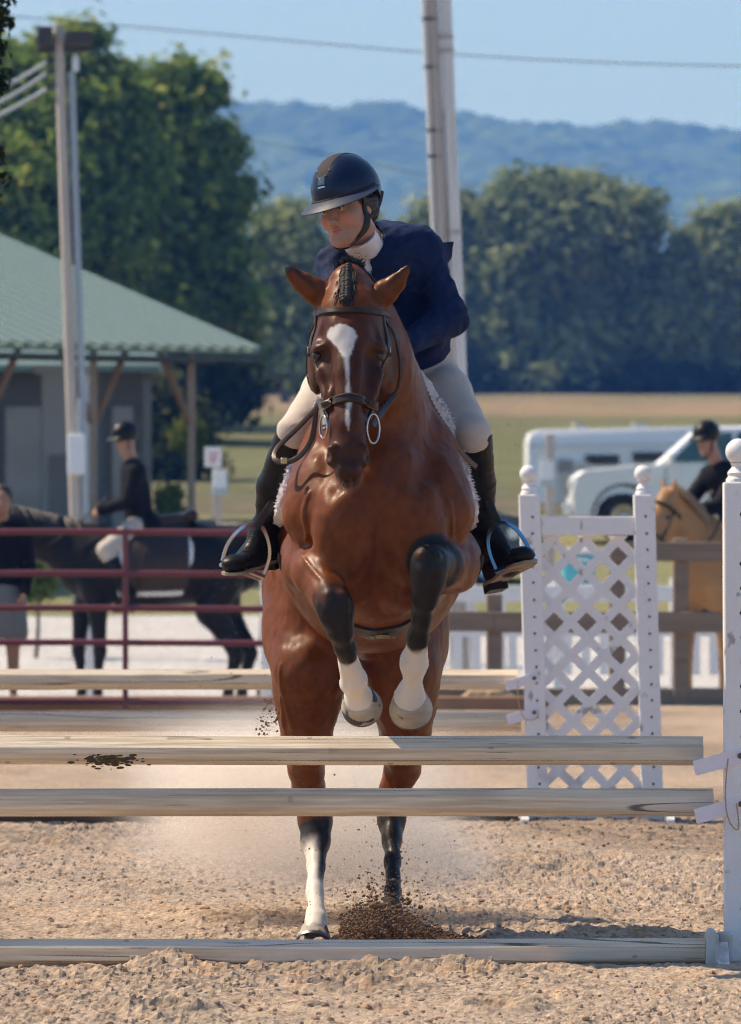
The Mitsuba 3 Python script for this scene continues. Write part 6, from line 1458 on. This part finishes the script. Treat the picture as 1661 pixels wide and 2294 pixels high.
for x in (3.9, 4.75): 
    for y, sd in ((d + .12, -1), (d + 1.88, 1)): wheel(TR, [X1 + x, y, zb_ + .30], .34, .22, sd)
for i in range(9): part(TR, 'side_slat', box([X1 + .85, d - .016, zb_ + .40 + .085 * i], [.62, .03, .045], .006), 'm_alu', False)
# dark car left of the lattice standard
d = 92.0; X2 = P(1108, 0, d)[0] - 3.35; wz2 = .38
CR = thing('car', 'dark grey car parked behind the right boot of the rider', 'car')
pf = [(.02, .40), (.0, .72), (.10, .95), (.95, 1.06), (1.45, 1.48), (1.7, 1.54), (2.9, 1.52), (3.45, 1.10), (3.95, 1.02), (4.05, .75), (4.02, .40)] + [(3.72, .36)] + arc(3.28, .36, .40, 0, 180) + [(1.2, .36)] + arc(.80, .36, .40, 0, 180)
part(CR, 'body', side_body(pf, d + .85, 1.75, wz2, X2, 1.0, .22, 1.05), 'm_car_dark', 25); q = lambda x, z: (X2 + x, wz2 + z)
for cx in (.80, 3.28):
    for y, sd in ((d + .12, -1), (d + 1.58, 1)): wheel(CR, [X2 + cx, y, wz2 + .33], .33, .2, sd)
side_panel(CR, 'window', [q(1.15, 1.10), q(1.52, 1.42), q(2.2, 1.46), q(2.2, 1.10)], d - .05, .012, 'm_glass_dark', .45); side_panel(CR, 'window', [q(2.27, 1.10), q(2.27, 1.46), q(2.82, 1.43), q(3.2, 1.10)], d - .05, .012, 'm_glass_dark', .45)
m = trimesh.creation.cylinder(.085, .06, sections=24); m.apply_transform(rotm([1, 0, 0], 90)); m.apply_translation([X2 + 3.62, d - .02, wz2 + .82]); part(CR, 'lamp', m, 'm_lamp', 40); part(CR, 'bumper', box([X2 + 4.0, d + .85, wz2 + .50], [.14, 1.7, .16], .03), 'm_trim_dark', False)

# ---------------------------------------------------------------- meters, signs, small things
def meter(label, px, top, bottom, d, bx, sign=None):
    k = thing('meter_post', label, 'meter post'); z0 = float(ground_z(0, d)) - .1; A = P(px, top, d); part(k, 'post', box([A[0], d, (A[2] + z0) / 2], [.10, .10, A[2] - z0], .008), 'm_pole_wood', False)
    a, b = P(bx[0], bx[3], d), P(bx[2], bx[1], d); part(k, 'box', box([(a[0] + b[0]) / 2, d - .12, (a[2] + b[2]) / 2], [b[0] - a[0], .14, b[2] - a[2]], .015), 'm_box_grey', False); part(k, 'box_cover', box([(a[0] + b[0]) / 2, d - .197, (a[2] + b[2]) / 2 + .03], [(b[0] - a[0]) * .8, .012, (b[2] - a[2]) * .6], .006), 'm_box_white', False)
    return k
mat('m_box_grey', (.36, .42, .46), .5); mat('m_red', (.45, .07, .07), .5)
meter('grey electrical box on a wooden post in front of the white trailer', 1233, 972, 1160, 76, (1207, 1030, 1243, 1092)); meter('grey electrical box on a post left of the jumping horse, below a white sign', 487, 1010, 1290, 76, (476, 1052, 511, 1110))
k = thing('sign', 'small white sign with red lettering left of the jumping horse', 'sign'); a, b = P(459, 1046, 75.8), P(496, 1002, 75.8); part(k, 'board', box([(a[0] + b[0]) / 2, 75.72, (a[2] + b[2]) / 2], [b[0] - a[0], .012, b[2] - a[2]], .003), 'm_white_far', False)
for i, y in enumerate((1016, 1026, 1034)): a, b = P(468, y + 2.2, 75.7), P(490 - 3 * i, y - 2.2, 75.7); part(k, 'lettering', box([(a[0] + b[0]) / 2, 75.712, (a[2] + b[2]) / 2], [b[0] - a[0], .003, b[2] - a[2]], 0), 'm_red', False)
k = thing('cooler', 'turquoise plastic cooler with a white lid seen through the white lattice', 'cooler'); mat('m_turquoise', (.10, .45, .52), .4); a = P(1296, 1262, 66); part(k, 'tub', box(a + [0, 0, -.06], (.34, .26, .30), .03), 'm_turquoise', False); part(k, 'lid', box(a + [0, 0, .125], (.36, .28, .065), .02), 'm_white_far', False); part(k, 'handle', tube(spline([a + [-.17, -.14, -.02], a + [-.12, -.16, .02], a + [.12, -.16, .02], a + [.17, -.14, -.02]], 12), .012, 6), 'm_white_far', True)
k = thing('folding_table', 'pale folding table carrying the turquoise cooler behind the lattice standard', 'table'); zt2 = a[2] - .212; part(k, 'table_top', box([a[0] + .1, 66, zt2 - .02], [1.3, .6, .038], .008), 'm_white_far', False)
for x in (-.5, .7):
    for y in (-.25, .25): part(k, 'leg', beam([a[0] + x, 66 + y, zt2 - .04], [a[0] + x, 66 + y, -.12], .03, .03, .003), 'm_alu', False)
for i, (x, y, d_, hh, w_) in enumerate(((500, 640, 0, 0, 0),)): pass
sh_ = []
for i, (x, y, d_, rx, rz, lab) in enumerate(((380, 1130, 92, 26, 40, 'small bright green bush right of the dark-coated rider on the left'), (425, 985, 98, 40, 50, 'yellowish green shrub by the timber counter under the pavilion'), (80, 1290, 72, 36, 60, 'tuft of green weeds between the standing person and the black horse'))):
    c = P(x, y, d_); m, col = leaf_cloud([(c, (rx * d_ / F, .25, rz * d_ / F))], 1500, .045, 90 + i, [(.06, .10, .02), (.17, .22, .05), (.26, .26, .07)], .10, .3)
    kk = thing('shrub', lab, 'shrub'); z0 = float(ground_z(c[0], d_)); part(kk, 'stem', tube(spline([[c[0], d_, z0 - .05], [c[0] + .03, d_, (z0 + c[2]) / 2], c], 8), np.linspace(.03, .012, 8), 6), 'm_bark', True); part(kk, 'leaves', m, 'm_leaf', False, color=col)

# ---------------------------------------------------------------- sand and dust thrown up by the hind hooves
r = np.random.default_rng(77)
mat('m_dirt_dark', lambda p, n, uv: mix((.10, .060, .036), (.20, .12, .075), fb(p.x * 40, p.y * 40, p.z * 40, 3)), .95)
def fling(n, cen, spread, smin, smax, pw, sub=0, up=0.0):
    out = []; protos = [rock(1.0, s_ + 9, sub) for s_ in range(5)]
    C = cen + r.normal(size=(n, 3)) * spread; 
    if up: C[:, 2] = cen[2] + np.abs(r.normal(size=n)) * spread[2] + up * 0
    S = smin + (smax - smin) * r.uniform(0, 1, n) ** pw; keep = C[:, 2] > -.01
    V, Fa, o = [], [], 0
    for i in np.nonzero(keep)[0]:
        m = protos[i % 5]; V.append(m.vertices @ trimesh.transformations.random_rotation_matrix(r.uniform(size=3))[:3, :3].T * S[i] + C[i]); Fa.append(m.faces + o); o += len(m.vertices)
    return trimesh.Trimesh(np.vstack(V), np.vstack(Fa), process=False)
def burst():
    # a low fan of footing kicked forward and to the right of the photo
    n = 22000; x = r.uniform(0, 1, n) ** .95; h = np.exp(-((x - .28) / .30) ** 2); X = -.10 + .48 * x; Z = np.abs(r.normal(0, 1, n)) * (.014 + .064 * h) * (1 - .25 * x); Y = 20.86 + .10 * r.normal(size=n) - .10 * x
    S = .0012 + .0065 * r.uniform(0, 1, n) ** 6; protos = [rock(1.0, s_ + 9, 0) for s_ in range(5)]; V, Fa, o = [], [], 0
    for i in range(n): m = protos[i % 5]; V.append(m.vertices * S[i] + [X[i], Y[i], Z[i]]); Fa.append(m.faces + o); o += len(m.vertices)
    return trimesh.Trimesh(np.vstack(V), np.vstack(Fa), process=False)
key = thing('flying_dirt', 'dark clods and grains of footing bursting up round the right hind hoof', 'dirt', kind='stuff')
parts_ = [burst(), fling(520, P(880, 2030, 20.9), np.array([.075, .12, .075]), .0011, .0045, 4), fling(420, P(860, 1960, 20.9), np.array([.12, .15, .16]), .0010, .0042, 4), fling(8, P(890, 2020, 20.8), np.array([.09, .06, .045]), .005, .010, 1, 1), fling(160, P(600, 1610, 20.9), np.array([.022, .1, .040]), .0012, .0058, 3), fling(130, P(560, 1440, 20.9), np.array([.075, .15, .14]), .0010, .0032, 3), fling(150, P(700, 1950, 20.9), np.array([.16, .2, .14]), .0009, .0026, 3), fling(26, P(1180, 980, 20.6), np.array([.10, .2, .12]), .001, .0026, 2)]
c = rock(.019, 40, 2); c.apply_scale([1.2, 1, .9]); c.apply_translation(P(843, 2028, 20.7)); parts_.append(c)
scene[key] = mikit.ply(cat(parts_), 'm_dirt_dark', smooth=False)

# ------------------------------------------------------------------ the air
scene['haze'] = {'type': 'cube', 'to_world': ST().translate([0, 1900, 125]).scale([1800, 1960, 129]), 'bsdf': {'type': 'null'}, 'interior': {'type': 'ref', 'id': 'haze_air'}}
labels['haze'] = {'kind': 'stuff', 'label': 'pale blue summer haze filling the air towards the hill', 'category': 'haze'}
# dust cloud behind the hind legs, soft edged, in the grid's own box
nx_, ny_, nz_ = 72, 40, 44
lo_, hi_ = np.array([-1.05, 21.57, .06]), np.array([.62, 23.1, .80])
gz, gy, gx_ = np.meshgrid(np.linspace(0, 1, nz_), np.linspace(0, 1, ny_), np.linspace(0, 1, nx_), indexing='ij')
W_ = np.stack([lo_[0] + gx_ * (hi_[0] - lo_[0]), lo_[1] + gy * (hi_[1] - lo_[1]), lo_[2] + gz * (hi_[2] - lo_[2])], -1)
def puff(c, r): return np.exp(-((((W_ - np.array(c)) / np.array(r)) ** 2).sum(-1)))
den = 1.0 * puff((-.26, 22.2, .26), (.32, .55, .26)) + 1.0 * puff((.05, 22.2, .22), (.24, .5, .26)) + .6 * puff((-.55, 22.3, .38), (.28, .5, .20)) + .6 * puff((.24, 22.1, .12), (.20, .4, .14)) + .8 * puff((-.32, 22.2, .56), (.34, .5, .18))
den *= .12 + 2.4 * meshkit.fbm(W_ * [4.5, 3, 5.5], 4, 3) ** 2.2
edge = np.minimum.reduce([gx_, 1 - gx_, gy * 1.2, 1 - gy, 1 - gz]); den *= sm(0, .30, edge) * sm(0, .28, gz + .10 * (meshkit.fbm(W_ * [3, 2, 3], 2, 9) - .5)); den = np.clip(den, 0, None).astype(np.float32)
scene['dust_air'] = {'type': 'heterogeneous', 'albedo': {'type': 'rgb', 'value': [.97, .93, .88]}, 'scale': 6.2,
                     'sigma_t': {'type': 'gridvolume', 'grid': mi.VolumeGrid(den), 'to_world': ST().translate(lo_.tolist()).scale((hi_ - lo_).tolist()), 'filter_type': 'trilinear'}}
scene['dust_cloud'] = {'type': 'cube', 'to_world': ST().translate(((lo_ + hi_) / 2).tolist()).scale(((hi_ - lo_) / 2).tolist()), 'bsdf': {'type': 'null'}, 'interior': {'type': 'ref', 'id': 'dust_air'}, 'exterior': {'type': 'ref', 'id': 'haze_air'}}
labels['dust_cloud'] = {'kind': 'stuff', 'label': 'pale dust hanging behind the hind legs of the jumping horse', 'category': 'dust'}
